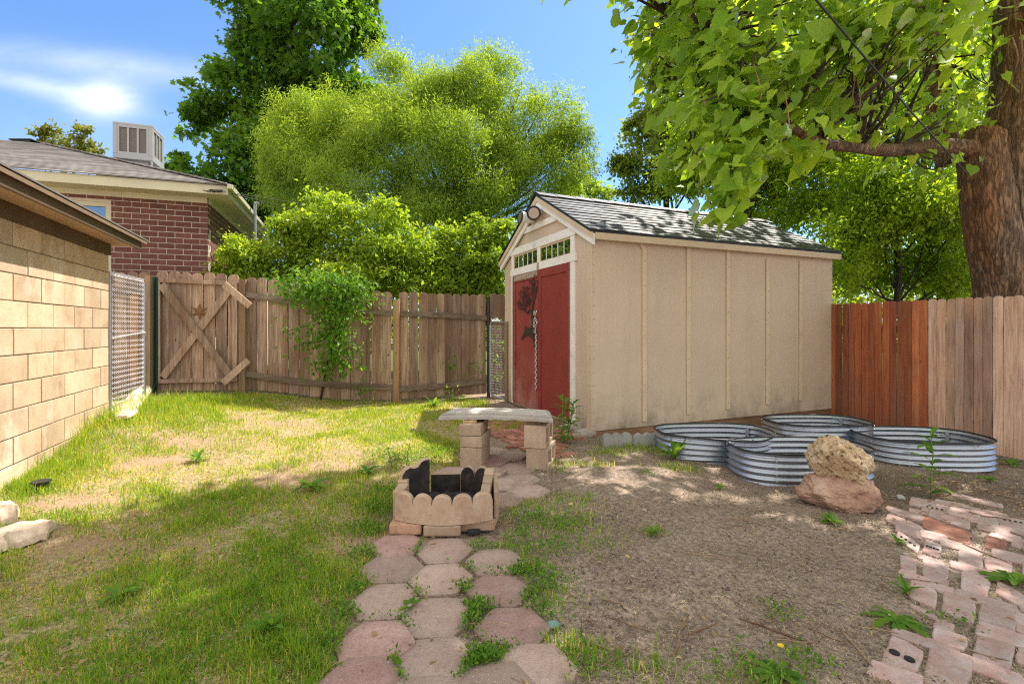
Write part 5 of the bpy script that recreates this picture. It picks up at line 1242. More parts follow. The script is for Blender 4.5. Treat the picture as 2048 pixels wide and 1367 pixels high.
def build_maple():
    y = 18.0; base = Q(590, 640, y); base.z = .1; r = thing('maple_tree', 'tall dark green tree rising above the frame behind the willow', 'tree', base)
    L = lambda px, py, rx, rz, dy=0: (tuple(Q(px, py, y + dy)), (rx, rx * .9, rz))
    lobes = [L(620, 60, 2.3, 2.0), L(560, -60, 1.9, 2.0), L(700, 40, 1.2, 1.3), L(520, 180, 1.9, 1.6), L(660, 200, 1.9, 1.6), L(430, 240, 1.1, 1.0), L(400, 200, .8, .7), L(430, 380, 1.7, 1.3), L(530, 330, 1.9, 1.6), L(360, 335, .75, .6), L(480, 450, 1.6, 1.2), L(600, 300, 1.8, 2.0, 1), L(720, 70, .7, .8), L(590, -170, 1.5, 1.5), L(510, 60, 1.0, 1.0)]
    crown(r, M['leaf_maple'], lobes, 46000, .22, T_MAPLE, .50, 55, .55, .35, .5)
    t = MB(); t.tube([base, Q(585, 450, y), Q(580, 250, y), Q(590, 60, y)], [.35, .3, .22, .1], 12)
    for k, (px, py) in enumerate(((430, 250), (420, 380), (500, 120), (680, 120), (690, 220), (520, 200), (600, -60), (560, 60), (640, 30), (490, 330))):
        a = Q(582, min(460, py + 170), y); p = limb_path(a, Q(px, py, y + random.uniform(-1, .6)), .2, 7, k); t.tube(p, taper(.11, .025, 7), 6)
    t.build('trunk', M['bark_dark'], r, True)
build_maple()

def build_willow():
    y = 14.0; base = Q(925, 640, y); base.z = .1; r = thing('willow_tree', 'broad rounded yellow-green willow behind the shrubs', 'tree', base)
    L = lambda px, py, rx, rz, dy=0: (tuple(Q(px, py, y + dy)), (rx, rx * .8, rz))
    lobes = [L(830, 170, 1.55, 1.25), L(980, 170, 1.5, 1.25), L(720, 240, 1.6, 1.3), L(1070, 250, 1.4, 1.35), L(630, 300, 1.4, 1.3), L(610, 390, 1.2, 1.0), L(1110, 330, 1.15, 1.1), L(900, 280, 2.4, 1.7, -.6), L(760, 370, 1.9, 1.2, -.8), L(1000, 370, 1.8, 1.2, -.8), L(590, 220, .8, .7), L(880, 400, 1.7, .9, -.9), L(570, 300, .7, .9), L(640, 220, .9, .8), L(1140, 260, .7, .6), L(1165, 300, .6, .6), L(545, 260, .6, .6), L(545, 330, .5, .7)]
    pos, out = blob_leaves(lobes, 270000, .28, 60, .35, .8, 1.0, (.66, 1.0), (.24, .42))
    # leaves sit on shoots that run outwards: shear each clump along the ray from the crotch
    o0 = np.array(Q(920, 470, y)); ray = unit(pos - o0); N = len(pos)
    pos = pos + ray * rng.uniform(-.16, .10, (N, 1)) - np.array([0, 0, 1.0]) * rng.random((N, 1)) ** 2 * .35 + np.array([0, 0, -.05])
    tip = ray * .45 + rdir(N) * .7 + np.array([0, 0, -.65]); nrm = rdir(N) * .55 + np.array([0, 0, .6]) + out * .6
    leaves('foliage', M['leaf_willow'], r, pos, tip, nrm, np.array(.112) * rng.uniform(.6, 1.3, N), T_LANCE, tones_for(pos, 1.0, .25, .55), base)
    t = MB()
    for px in (905, 930, 965, 985): t.tube(limb_path(Q(px, 650, y - .3), Q(px + (px - 925) * .4, 440, y - .2), .05, 5, px), [.16, .14, .12, .11, .09], 8)
    for k in range(40):
        a = R(random.uniform(8, 172)); rr = random.uniform(230, 370); px = 915 + rr * .85 * math.cos(a) ; py = 470 - rr * .95 * math.sin(a)
        p = limb_path(Q(925 + 30 * math.cos(a), 455, y - .2), Q(px, py, y + random.uniform(-1.2, .5)), .10, 8, k + 20); t.tube(p, taper(.055, .008, 8), 5)
    t.build('trunk', M['bark_dark'], r, True)
build_willow()

def shrub(name, label, boxes, y, n, size, m, tone=.55, cat='shrub', group=None, tm=T_OVAL, cr=.24, stems=8):
    px = sum(b[0] for b in boxes) / len(boxes); base = Q(px, 640, y); base.z = gz(base.x, base.y); r = thing(name, label, cat, base, 0, group)
    lobes = [(tuple(Q(a, b, y + random.uniform(-.15, .25))), (rx * y / F, .62 * rx * y / F + .12, rz * y / F)) for a, b, rx, rz in boxes]
    crown(r, m, lobes, n, size, tm, cr, 30, .35, .35, tone)
    t = MB()
    for k in range(stems):
        b = random.choice(boxes); t.tube(limb_path(base + Vector((random.uniform(-.3, .3), random.uniform(-.1, .1), 0)), Q(b[0] + random.uniform(-.5, .5) * b[2], b[1], y), .12, 6, k + px), taper(.022, .006, 6), 5)
    t.build('stem', M['bark_dark'], r, True)
    return r
shrub('shrub', 'bright shrub with fine leaves in front of the brick house corner', [(445, 535, 40, 30), (480, 510, 45, 40), (520, 520, 50, 50), (470, 560, 70, 30), (420, 548, 18, 12)], 8.75, 7000, .075, M['leaf_shrub'], .62, group='shrubs behind the picket fence')
shrub('shrub', 'largest leafy shrub rising above the picket fence left of centre', [(590, 470, 60, 50), (660, 445, 80, 50), (760, 450, 80, 48), (620, 520, 90, 55), (740, 520, 110, 60), (700, 560, 140, 40), (820, 490, 50, 50), (560, 455, 30, 25), (600, 435, 30, 22), (765, 412, 32, 22), (690, 405, 24, 18), (560, 545, 60, 35), (640, 580, 90, 25), (780, 575, 70, 25), (845, 555, 40, 35)], 8.9, 30000, .088, M['leaf_shrub'], .55, group='shrubs behind the picket fence', stems=14)
shrub('shrub', 'leafy shrub above the picket fence next to the shed', [(880, 500, 55, 42), (950, 485, 55, 40), (1000, 480, 40, 40), (900, 550, 80, 40), (980, 545, 60, 45), (850, 540, 50, 40), (900, 580, 60, 20), (975, 580, 50, 20), (940, 530, 60, 40), (890, 462, 28, 20), (1005, 452, 24, 18), (955, 448, 22, 16)], 9.4, 20000, .09, M['leaf_shrub'], .45, group='shrubs behind the picket fence', stems=12)

def build_vine():
    base = P(690, 770); base.y = 7.50; r = thing('climbing_sapling', 'leafy sapling branch spilling over the picket fence in front of its planks', 'plant', (base.x, base.y, gz(base.x, base.y)))
    y = 7.48; pos = []; t = MB()
    shoots = [((640, 560), (690, 620), 70), ((690, 590), (650, 660), 150), ((690, 600), (645, 690), 170), ((680, 640), (655, 740), 170), ((660, 640), (560, 665), 60), ((650, 680), (590, 690), 45), ((690, 590), (715, 640), 50), ((620, 570), (640, 620), 60), ((700, 570), (718, 600), 40), ((690, 690), (700, 720), 60), ((670, 700), (640, 745), 70), ((640, 570), (560, 590), 25), ((660, 650), (690, 740), 110), ((560, 560), (600, 590), 70), ((600, 550), (650, 600), 120), ((650, 555), (700, 600), 140), ((700, 560), (740, 590), 90)]
    for k, (a, b, n) in enumerate(shoots):
        A = Q(*a, y - random.uniform(.05, .3)); B = Q(*b, y - random.uniform(.05, .4)); t.tube(limb_path(A, B, .15, 6, k), taper(.009, .003, 6), 5)
        n = int(n * (2.4 if b[1] < 650 else 1.2)); s = rng.random((n, 1)); pos.append(np.array(A) * (1 - s) + np.array(B) * s + rng.normal(size=(n, 3)) * np.array([.13, .07, .10]))
    t.tube(limb_path((base.x + .05, 7.68, .1), Q(690, 560, 7.6), .06, 7, 2), taper(.018, .010, 7), 6)
    pos = np.concatenate(pos); pos[:, 1] = np.minimum(pos[:, 1], 7.62); N = len(pos)
    leaves('foliage', M['leaf_vine'], r, pos, rdir(N) * .7 + np.array([0, -.4, -.5]), rdir(N) * .5 + np.array([0, -.5, .7]), .082 * rng.uniform(.7, 1.25, N), T_OVAL, tones_for(pos, 3, .3, .5), r.location)
    t.build('stem', M['twig'], r, True)
    for lab, px, py, yy_, n in (('small green sprout growing through a gap in the fence low by the shed', 947, 735, 8.15, 26), ('narrow sprout in the gap between warped fence planks', 903, 730, 8.0, 22), ('leafy seedling at the fence foot left of the middle post', 725, 785, 7.55, 40), ('leafy seedling at the fence foot right of the middle post', 905, 790, 7.75, 34), ('leafy vine behind the narrow wire gate', 996, 700, 8.05, 60)):
        c = np.array(Q(px, py, yy_)); r2 = thing('sprout', lab, 'plant', c, 0, 'sprouts along the picket fence'); hh = .28 if 'vine' in lab else .09
        pos = c + rng.normal(size=(n, 3)) * np.array([.07, .03, hh]); leaves('foliage', M['leaf_vine'], r2, pos, rdir(n) + np.array([0, -.3, -.2]), rdir(n) * .5 + np.array([0, -.5, .7]), .07 * rng.uniform(.7, 1.2, n), T_OVAL, rng.random(n), c)
        t = MB(); t.tube(limb_path(c + np.array([0, .03, -.2]), c + np.array([0, 0, .1]), .1, 5, px), .004, 5); t.build('stem', M['stem_green'], r2, True)
build_vine()

def tree(name, label, boxes, y, n, size, m, trunk, tone=.5, tm=T_OVAL, cr=.4, group=None, limbs=10, inner=.3, dy=.8, bark_='bark_dark', tr=.12):
    base = Q(trunk[0], 640, y); base.z = gz(base.x, base.y) if y < 12 else .05; r = thing(name, label, 'tree', base, 0, group)
    lobes = [(tuple(Q(a, b, y + random.uniform(-dy, dy))), (rx * y / F, .8 * rx * y / F, rz * y / F)) for a, b, rx, rz in boxes]
    crown(r, m, lobes, n, size, tm, cr, 30, inner, .35, tone)
    t = MB(); top = Q(*trunk, y); t.tube(limb_path(base, top, .05, 8, trunk[0]), taper(tr, tr * .35, 8), 8)
    for k in range(limbs):
        b = boxes[k % len(boxes)]; a = Vector(base).lerp(top, random.uniform(.35, .95)); t.tube(limb_path(a, Q(b[0] + random.uniform(-.4, .4) * b[2], b[1] + random.uniform(-.4, .3) * b[3], y), .12, 6, k), taper(tr * .32, .010, 6), 5)
    t.build('trunk', M[bark_], r, True); return r
tree('juniper_tree', 'small sparse olive tree behind the brick house roof', [(100, 265, 26, 22), (125, 290, 28, 18), (160, 262, 22, 20), (160, 295, 34, 20), (85, 295, 20, 18), (195, 305, 14, 14)], 26, 1700, .22, M['leaf_olive'], (130, 300), .5, cr=.40, limbs=12, inner=.1, tr=.2)
tree('tree', 'loose grey-green tree beyond the shed roof against the sky', [(1270, 280, 35, 40), (1300, 230, 45, 40), (1250, 335, 40, 35), (1310, 330, 60, 50), (1350, 250, 70, 60), (1370, 130, 80, 90), (1330, 50, 60, 60), (1450, 60, 120, 90), (1290, 380, 60, 30), (1240, 330, 20, 30), (1400, 330, 70, 60)], 14.5, 30000, .15, M['leaf_grey'], (1330, 200), .55, cr=.5, limbs=16, inner=.05, group='trees behind the shed', tr=.14)
tree('tree', 'pale low tree in the distance between the willow and the shed roof', [(1175, 375, 30, 20), (1205, 385, 25, 20), (1140, 380, 30, 25)], 22, 2600, .18, M['leaf_willow'], (1180, 385), .6, cr=.5, limbs=6, inner=.1, tr=.1)
tree('tree', 'mid green leafy tree right behind the shed roof', [(1420, 330, 90, 80), (1500, 380, 110, 70), (1600, 400, 90, 70), (1340, 360, 50, 50), (1560, 300, 110, 80), (1450, 240, 100, 70), (1650, 330, 90, 80), (1380, 300, 60, 50), (1700, 420, 70, 60)], 10.8, 36000, .10, M['leaf_tree'], (1500, 300), .55, cr=.36, limbs=18, group='trees behind the shed', tr=.10)
tree('tree', 'shady leafy tree between the shed corner and the big trunk', [(1700, 480, 85, 80), (1760, 540, 80, 60), (1850, 520, 90, 90), (1780, 420, 100, 80), (1880, 400, 90, 80), (1690, 560, 40, 50), (1820, 300, 100, 90), (1930, 560, 60, 60), (1720, 360, 70, 70), (1920, 470, 50, 70), (1650, 470, 40, 60), (1680, 530, 30, 50)], 8.9, 36000, .085, M['leaf_tree'], (1790, 330), .45, cr=.32, limbs=22, group='trees behind the shed', tr=.07)
tree('tree', 'bright backlit tree far behind the big trunk', [(1750, 200, 130, 120), (1900, 180, 140, 130), (1650, 150, 120, 110), (2020, 330, 110, 160), (1850, 60, 170, 120), (1960, 480, 110, 100), (1600, 260, 90, 90), (1500, 90, 120, 90), (1930, 420, 90, 90), (1880, 540, 90, 60), (1750, 420, 120, 90), (2010, 560, 80, 60), (1700, 560, 90, 50)], 13.0, 46000, .15, M['leaf_tree'], (1850, 200), .75, cr=.5, limbs=14, group='trees behind the shed', tr=.14)

def build_far_woods():
    n = 26000; x = rng.uniform(-34, 34, n); y = rng.uniform(27, 34, n); top = 5.2 + 1.2 * np.sin(x * .6) + .8 * np.sin(x * 1.7)
    pos = np.stack((x, y, rng.random(n) * top), 1)
    o = leaves('distant_hedge', M['leaf_grey'], None, pos, rdir(n), rdir(n), .5 * rng.uniform(.6, 1.2, n), T_OVAL, tones_for(pos, .7), (0, 0, 0)); tag(o, 'distant green hedge line closing the view', 'hedge', kind='stuff')
build_far_woods()

# ------------------------------------------------------------------ catalpa: trunk at the right, crown over the yard
def build_catalpa():
    base = Vector((6.45, 6.35, -.25)); r = thing('catalpa_tree', 'big tree with thick forked trunk and large heart-shaped leaves overhanging from the right', 'tree', base)
    t = MB(); y = 6.35
    main = [Vector((6.55, y, -.3)), Q(2035, 600, y), Q(2033, 450, y), Q(2035, 300, y), Q(2042, 150, y), Q(2050, 0, y), Q(2060, -200, y), Q(2050, -420, y)]
    def smooth(pts, k=5):
        out = []
        for i in range(len(pts) - 1):
            p0, p1, p2, p3 = pts[max(i - 1, 0)], pts[i], pts[i + 1], pts[min(i + 2, len(pts) - 1)]
            for j in range(k):
                s = j / k; out.append(.5 * ((2 * p1) + (p2 - p0) * s + (2 * p0 - 5 * p1 + 4 * p2 - p3) * s * s + (3 * p1 - p0 - 3 * p2 + p3) * s ** 3))
        return out + [pts[-1]]
    sp_ = smooth(main, 24); t.tube(sp_, [np.interp(i, [0, 24, 60, 120, len(sp_) - 1], [.52, .44, .33, .28, .16]) for i in range(len(sp_))], 96, wob=.10)
    stub = smooth([Vector((6.42, y - .1, -.2)), Q(2012, 600, y - .12), Q(1988, 480, y - .15), Q(1970, 370, y - .15), Q(1962, 300, y - .12), Q(1968, 268, y - .1)], 20); t.tube(stub, [np.interp(i, [0, 20, 67, len(stub) - 1], [.36, .30, .245, .21]) for i in range(len(stub))], 72, wob=.12)
    limb = smooth([Q(1950, 300, y - .15), Q(1870, 292, 6.0), Q(1790, 300, 5.6), Q(1720, 295, 5.3), Q(1640, 284, 4.95), Q(1560, 240, 4.7), Q(1480, 180, 4.6)], 6); t.tube(limb, [np.interp(i, [0, 6, 18, len(limb) - 1], [.13, .085, .062, .02]) for i in range(len(limb))], 14, wob=.12)
    t.build('trunk', M['bark'], r, True, smooth=True)
    b2 = MB(); up2 = smooth([Q(1900, 330, 7.2), Q(1880, 220, 7.2), Q(1868, 110, 7.2), Q(1860, 0, 7.1), Q(1840, -200, 6.9)], 6); b2.tube(up2, [np.interp(i, [0, len(up2) - 1], [.17, .12]) for i in range(len(up2))], 14, wob=.1); b2.build('limb', M['bark'], r, True, smooth=True)
    # ---- leaf clusters: (position, outward dir)
    cl = []
    def add(px, py, y_, spx, spy, n, dy=.35, big=1.0, per=12, cr=.22):
        for _ in range(max(1, int(n * .86 + .5))):
            a = random.gauss(px, spx); b = random.gauss(py, spy); cl.append((np.array(Q(a, b, y_ + random.uniform(-dy, dy))), per, cr * random.uniform(.75, 1.2), big))
    add(1560, 150, 4.75, 85, 50, 26); add(1680, 90, 4.7, 90, 45, 24); add(1800, 55, 4.6, 70, 35, 14); add(1480, 230, 4.7, 45, 45, 18); add(1560, 235, 4.8, 50, 35, 12)
    add(1490, 310, 4.6, 28, 35, 9); add(1470, 385, 4.5, 18, 25, 6, .15, .95, 10, .15); add(1448, 425, 4.45, 10, 14, 3, .1, .9, 7, .10); add(1440, 340, 4.55, 22, 20, 4, .2)
    add(1620, 20, 4.9, 120, 30, 16); add(1880, 40, 4.2, 40, 30, 5, .2, 1.05, 8); add(1420, 40, 5.6, 45, 30, 9); add(1325, 60, 6.2, 24, 36, 8); add(1300, 10, 6.4, 18, 20, 4, .3, .9); add(1420, 130, 5.2, 40, 40, 12); add(1390, 220, 5.6, 25, 45, 7, .3, .8); add(1350, 160, 6.2, 22, 45, 6, .3, .75)
    add(1860, 245, 5.7, 40, 22, 8, .3, .7, 11); add(1930, 200, 6.0, 25, 30, 4, .3, .7); add(1900, 340, 5.7, 25, 15, 3, .2, .65, 8); add(1660, 230, 5.3, 60, 25, 8, .3, .8); add(1950, 100, 6.6, 35, 60, 6, .4, .8); add(1760, 160, 6.5, 70, 50, 10, .4, .8)
    # crown above the picture: chosen where it shades the yard
    shade = [(-2.75, 2.30), (-2.05, 3.35), (-1.15, 3.80), (-.55, 4.1), (.0, 4.7), (.8, 5.3), (2.2, 6.6), (5.4, 8), (8.2, 7), (7.5, 1.5), (4, -1), (-2.0, -1)]
    def inside(x, y_):
        c = False; j = len(shade) - 1
        for i in range(len(shade)):
            xi, yi = shade[i]; xj, yj = shade[j]
            if (yi > y_) != (yj > y_) and x < (xj - xi) * (y_ - yi) / (yj - yi) + xi: c = not c
            j = i
        return c
    n_over = 0
    while n_over < 600:
        gx, gy = random.uniform(-2.8, 8), random.uniform(-.8, 8)
        if not inside(gx, gy): continue
        h = random.uniform(4.8, 9.5); k = h / sd.z; p = np.array((gx + sd.x * k, gy + sd.y * k, h))
        px, py = proj(p)
        if p[1] < 1.5: continue
        if px < 1330 and py > -60: continue
        if 1330 <= px < 1560 and py > 40: continue
        if py > 160: continue
        if math.sin(gx * 2.7 + 1) * math.sin(gy * 3.1 + gx) > (.80 if gx > .8 else .60): continue
        if ((gx - .3) / 1.0) ** 2 + ((gy - 3.5) / .8) ** 2 < 1 and random.random() < .55: continue
        cl.append((p, 15, .36, 1.0)); n_over += 1
    for _ in range(70):
        gx, gy, h = random.uniform(.2, 2.2), random.uniform(1.4, 3.1), random.uniform(5.5, 8.5); k = h / sd.z; p = np.array((gx + sd.x * k, gy + sd.y * k, h)); px, py = proj(p)
        if py < -60 or px > 1560: cl.append((p, 13, .36, 1.0))
    n_left = 0
    while n_left < 290:
        gx, gy = random.uniform(-2.8, .1), random.uniform(.6, 4.0)
        if not inside(gx, gy): continue
        h = random.uniform(5.6, 8.5); k = h / sd.z; p = np.array((gx + sd.x * k, gy + sd.y * k, h)); px, py = proj(p)
        if py > -50: continue
        if math.sin(gx * 3.3 + 1) * math.sin(gy * 4.1 + gx) > .34: continue
        cl.append((p, 15, .30, 1.0)); n_left += 1
    # ---- shoots with leaves
    P_, T_, N_, S_ = [], [], [], []; tw = MB()
    hub = np.array((5.6, 6.2, 4.6))
    for c, per, cr, big in cl:
        d = c - hub; d[2] *= .3; d = d / (np.linalg.norm(d) + 1e-6)
        p = c + rng.normal(size=(per, 3)) * cr * np.array([.75, .75, .6])
        tip = d * .75 + np.array([-.25, -.1, -.38]) + rng.normal(size=(per, 3)) * .55
        nr = np.array([.1, -.30, .85]) + d * .2 + rng.normal(size=(per, 3)) * .48
        P_.append(p); T_.append(tip); N_.append(nr); S_.append(big * (.085 + .145 * rng.random(per) ** 1.15))
        if len(tw.v) < 60000:
            a = Vector(c - d * cr * 1.6 + np.array([0, 0, cr * .5])); tw.tube(limb_path(a, Vector(c), .12, 5, c[0]), taper(.009, .004, 5), 5)
    P_ = np.concatenate(P_); T_ = np.concatenate(T_); N_ = np.concatenate(N_); S_ = np.concatenate(S_)
    leaves('foliage', M['leaf_catalpa'], r, P_, T_, N_, S_, T_HEART, np.clip(rng.normal(.5, .25, len(P_)), 0, 1), r.location, True)
    # twiggy branches feeding the clusters
    sec = [(Q(1480, 180, 4.6), Q(1410, 70, 5.5)), (Q(1410, 70, 5.5), Q(1335, 30, 6.2)), (Q(1560, 240, 4.7), Q(1485, 330, 4.55)), (Q(1485, 330, 4.55), Q(1452, 415, 4.45)), (Q(1410, 70, 5.5), Q(1385, 210, 5.5)), (Q(1410, 70, 5.5), Q(1350, 150, 6.1))]
    for i, (a, b) in enumerate(sec): tw.tube(limb_path(a, b, .10, 8, i + 900), taper(.016, .008, 8), 6)
    lim = [b for a, b in sec] + [Q(1560, 240, 4.7), Q(1640, 284, 4.95), Q(1720, 295, 5.3), Q(1790, 300, 5.6), Q(1480, 180, 4.6), Q(1860, 0, 7.1), Q(2050, 0, y), Q(1868, 110, 7.2)]
    for i, (c, per, cr, big) in enumerate(cl):
        
        c = Vector(c); a = min(lim, key=lambda p: (p - c).length)
        if (a - c).length > 1.5 or (i % 2 and (a - c).length < .5): continue
        tw.tube(limb_path(a, c, .18, 8, i), taper(.020, .005, 8), 5)
    for i in range(40):
        a = Q(random.uniform(1600, 1800), random.uniform(90, 190), random.uniform(4.8, 5.6)); b = a + Vector((random.uniform(-.5, .2), random.uniform(-.2, .2), random.uniform(-.5, .1))); tw.tube(limb_path(a, b, .3, 7, i + 500), taper(.010, .004, 7), 5)
    tw.build('branch', M['twig'], r, True)
    for px, py, y_, l in ((1508, 130, 4.4, .38), (1440, 200, 4.5, .28), (1570, 185, 4.35, .44), (1405, 320, 4.5, .34), (1485, 330, 4.4, .22), (1715, 140, 4.5, .34), (1722, 185, 4.5, .24), (1405, 185, 4.6, .2), (2040, 60, 4.0, .30), (2025, 75, 4.1, .26)):
        m = MB(); a = Q(px, py, y_); cv = random.uniform(-.05, .07); m.tube([a, a + Vector((cv * .6, 0, -l * .35)), a + Vector((cv, 0, -l * .7)), a + Vector((cv * .5, 0, -l))], [.004, .0065, .0065, .003], 6); m.build('seed_pod', M['podhang'], r, True, smooth=True)
build_catalpa()

def build_cables():
    a = Q(1628, -5, 3.2); b = Q(1932, 346, 5.75); m = MB(); m.tube([a + (a - b) * .6, a, a.lerp(b, .5) - Vector((0, 0, .02)), b], .0075, 8); o = m.build('overhead_cable', M['dark_rubber'], loc=b); tag(o, 'thick black cable running from the upper edge down to the big trunk', 'cable')
    a = Q(452, 384, 8.2); b = Q(1080, 440, 22)
    for k, dz in enumerate((0, -.14)):
        m = MB(); pts = [a.lerp(b, i / 10) + Vector((0, 0, dz * (1 if i else 0) - .9 * 4 * (i / 10) * (1 - i / 10) * .3)) for i in range(11)]; m.tube(pts, .007, 5); o = m.build('overhead_cable', M['dark_rubber'], loc=a); tag(o, ('upper', 'lower')[k] + ' thin service wire from the house eave across the willow', 'cable', 'service wires')
build_cables()

# ------------------------------------------------------------------ grass and litter (stuff)
def blades(name, x, y, h, w, tone, m, lean=.55, off=0.0, flat=False, label=None, cat=None):
    N = len(x); z = gz(x, y) - .012 + off; a = rng.uniform(0, 2 * math.pi, N); dx, dy = np.cos(a), np.sin(a)
    b = rng.uniform(0, 2 * math.pi, N); lx, ly = np.cos(b), np.sin(b); le = lean * rng.random(N)
    if flat: up = h * rng.uniform(0, .18, N); run = h
    else: up = h * np.sqrt(np.maximum(.05, 1 - le ** 2)); run = h * le
    V = np.zeros((N, 5, 3)); wx, wy = dx * w / 2, dy * w / 2
    if flat: wx, wy = -ly * w / 2, lx * w / 2
    V[:, 0] = np.stack((x - wx, y - wy, z), 1); V[:, 1] = np.stack((x + wx, y + wy, z), 1)
    mx, my, mz = x + lx * run * .38, y + ly * run * .38, z + up * .62
    V[:, 2] = np.stack((mx + wx * .75, my + wy * .75, mz), 1); V[:, 3] = np.stack((mx - wx * .75, my - wy * .75, mz), 1)
    V[:, 4] = np.stack((x + lx * run, y + ly * run, z + up * (1 if not flat else .3)), 1)
    o = np_mesh(name, V, [(0, 1, 2, 3), (3, 2, 4)], 5, N, m, None, tone)
    return tag(o, label, cat, kind='stuff')
def vn(x, y, s, o=0.0):
    return .5 + .25 * (np.sin(x * s + 1.3 * np.sin(y * s * .7 + o)) + np.sin(y * s * 1.3 + 1.7 * np.sin(x * s * .8 + 2 + o)))
PAV = [P(a, b) for a, b, _ in HEX]
def off_pavers(x, y, r=.165):
    k = np.ones(len(x), bool)
    for p in PAV: k &= ((x - p.x) ** 2 + (y - p.y) ** 2) > r * r
    k &= ~((x > -.76) & (x < -.08) & (y > 2.86) & (y < 3.62))
    return k
def build_grass():
    n = 1500000; x = rng.uniform(-4.9, 1.3, n); y = 1.5 + 6.6 * rng.random(n) ** 1.35
    gside = (x + 4.40) * gn.x + (y - 5.36) * gn.y
    L = lawn_mask(x, y); b = bare(x, y); nz = vn(x, y, 3.1) * .6 + vn(x, y, 8.7, 3) * .5
    pr = L * (1 - .93 * b) * np.clip(.30 + .85 * (nz - .35), .16, 1) * np.interp(y, [1.5, 2.6, 5, 8], [1, .95, .55, .40])
    frame = np.abs(x / y) < 1.10
    keep = (rng.random(n) < pr * .80) & (gside > .02) & off_pavers(x, y, .15) & frame & ((x - S0.x) * dL.x + (y - S0.y) * dL.y < -.05)
    keep &= ~((y > 7.35 + .17 * (x + 5)) & (x < -.4))
    x, y, nz = x[keep], y[keep], nz[keep]; N = len(x)
    wall = np.exp(-np.abs((x + 4.40) * gn.x + (y - 5.36) * gn.y) / .22) * (y < 6.3) + np.exp(-(((x + 4.2) / .5) ** 2 + ((y - 6.0) / .8) ** 2)) * .8
    h = (.018 + .036 * rng.random(N) ** 1.6) * (.65 + .75 * nz) + wall * (.05 + .16 * rng.random(N)) * np.clip((y - 3) / 2, .2, 1)
    edge = np.exp(-((x - np.interp(y, [1.5, 2.9, 3.5], [-.85, -.85, -.95])) / .12) ** 2) * (y < 3.6); h = h + edge * .05 * rng.random(N)
    dry = rng.random(N) < np.interp(nz, [.2, .55, .8], [.62, .40, .18]) * (1 - .6 * wall.clip(0, 1))
    tone = np.where(dry, rng.uniform(0, .30, N), rng.uniform(.40, 1.0, N)); tone = np.where(~dry & (y > 3.6), tone * .72 + .10, tone)
    h = np.where(dry, h * .7, h) * np.clip(.45 + 1.1 * vn(x, y, 24, 1), .4, 1.7)
    blades('lawn_grass', x, y, h, rng.uniform(.0020, .0042, N) * (1 + .13 * y), tone, M['grass'], .985, label='patchy green and straw coloured lawn grass', cat='grass')
    # tufts on the dirt, between pavers and along edges
    cs = [(1320, 900, .12, 350), (1250, 890, .16, 500), (1215, 905, .12, 300), (1360, 935, .1, 300), (1130, 1000, .16, 350), (1080, 1020, .18, 350), (1150, 1040, .15, 260), (1100, 1060, .18, 320), (1180, 1085, .1, 120), (1140, 930, .2, 350), (1190, 930, .12, 150), (1150, 1310, .10, 260), (1130, 1290, .07, 160), (1060, 1130, .08, 150), (1100, 1190, .1, 160), (1300, 1060, .05, 80), (1030, 1100, .10, 150), (1290, 1335, .09, 200), (1010, 1010, .07, 120), (1500, 1350, .1, 120), (1090, 900, .12, 240), (760, 1010, .14, 420), (745, 1060, .12, 380), (740, 1130, .12, 300), (720, 960, .16, 300), (430, 800, .25, 500), (330, 800, .25, 700), (230, 850, .2, 700), (200, 880, .2, 700), (140, 920, .2, 350), (880, 835, .25, 700), (800, 830, .3, 700), (700, 840, .3, 500), (930, 810, .15, 400), (960, 805, .12, 300), (260, 790, .2, 400)]
    X, Y, H = [], [], []
    for px, py, s, k in cs:
        p = P(px, py); X.append(rng.normal(p.x, s, k)); Y.append(rng.normal(p.y, s * .6, k)); t = .10 if (py < 1100 and px < 500) else .055; H.append(rng.uniform(.3, 1.4, k) * t)
    x, y, h = np.concatenate(X), np.concatenate(Y), np.concatenate(H); k = off_pavers(x, y, .14) & (((x + 4.40) * gn.x + (y - 5.36) * gn.y) > .02) & ((((x - S0.x) * dL.x + (y - S0.y) * dL.y) < -.03) | (((x - S0.x) * dF.x + (y - S0.y) * dF.y) < -.06)); x, y, h = x[k], y[k], h[k]; N = len(x)
    blades('grass_tufts', x, y, h, rng.uniform(.003, .006, N), np.where(rng.random(N) < .2, rng.uniform(0, .2, N), rng.uniform(.5, 1, N)), M['grass'], .85, label='loose green grass tufts scattered along the dirt edges', cat='grass')
    # straw and leaf litter lying on dirt and lawn
    n = 230000; x = rng.uniform(-4.5, 5.5, n); y = 1.5 + 6 * rng.random(n) ** 1.7; L = lawn_mask(x, y); k = (rng.random(n) < np.where(L > .5, .60, .85 * np.interp(x, [0, 1.2], [.6, 1]))) & (np.abs(x / y) < 1.1) & off_pavers(x, y, .10) & (((x + 4.40) * gn.x + (y - 5.36) * gn.y) > .02) & ((((x - S0.x) * dL.x + (y - S0.y) * dL.y) < -.03) | (((x - S0.x) * dF.x + (y - S0.y) * dF.y) < -.06)); x, y = x[k], y[k]; N = len(x)
    blades('straw_litter', x, y, rng.uniform(.008, .030, N) * np.where(rng.random(N) < .06, 1.9, 1), rng.uniform(.0012, .0038, N), rng.random(N), M['straw'], off=.012, flat=True, label='dry straw and leaf bits littering the dirt', cat='litter')
    n = 60000; x = rng.uniform(-.9, 5.4, n); y = 1.5 + 4.6 * rng.random(n) ** 1.7; k = (lawn_mask(x, y) < .6) & (np.abs(x / y) < 1.1) & off_pavers(x, y, .155) & ((((x - S0.x) * dL.x + (y - S0.y) * dL.y) < -.03) | (((x - S0.x) * dF.x + (y - S0.y) * dF.y) < -.06)) & (rng.random(n) < np.clip(vn(x, y, 5) * 1.2, .15, 1)); x, y = x[k], y[k]; N = len(x)
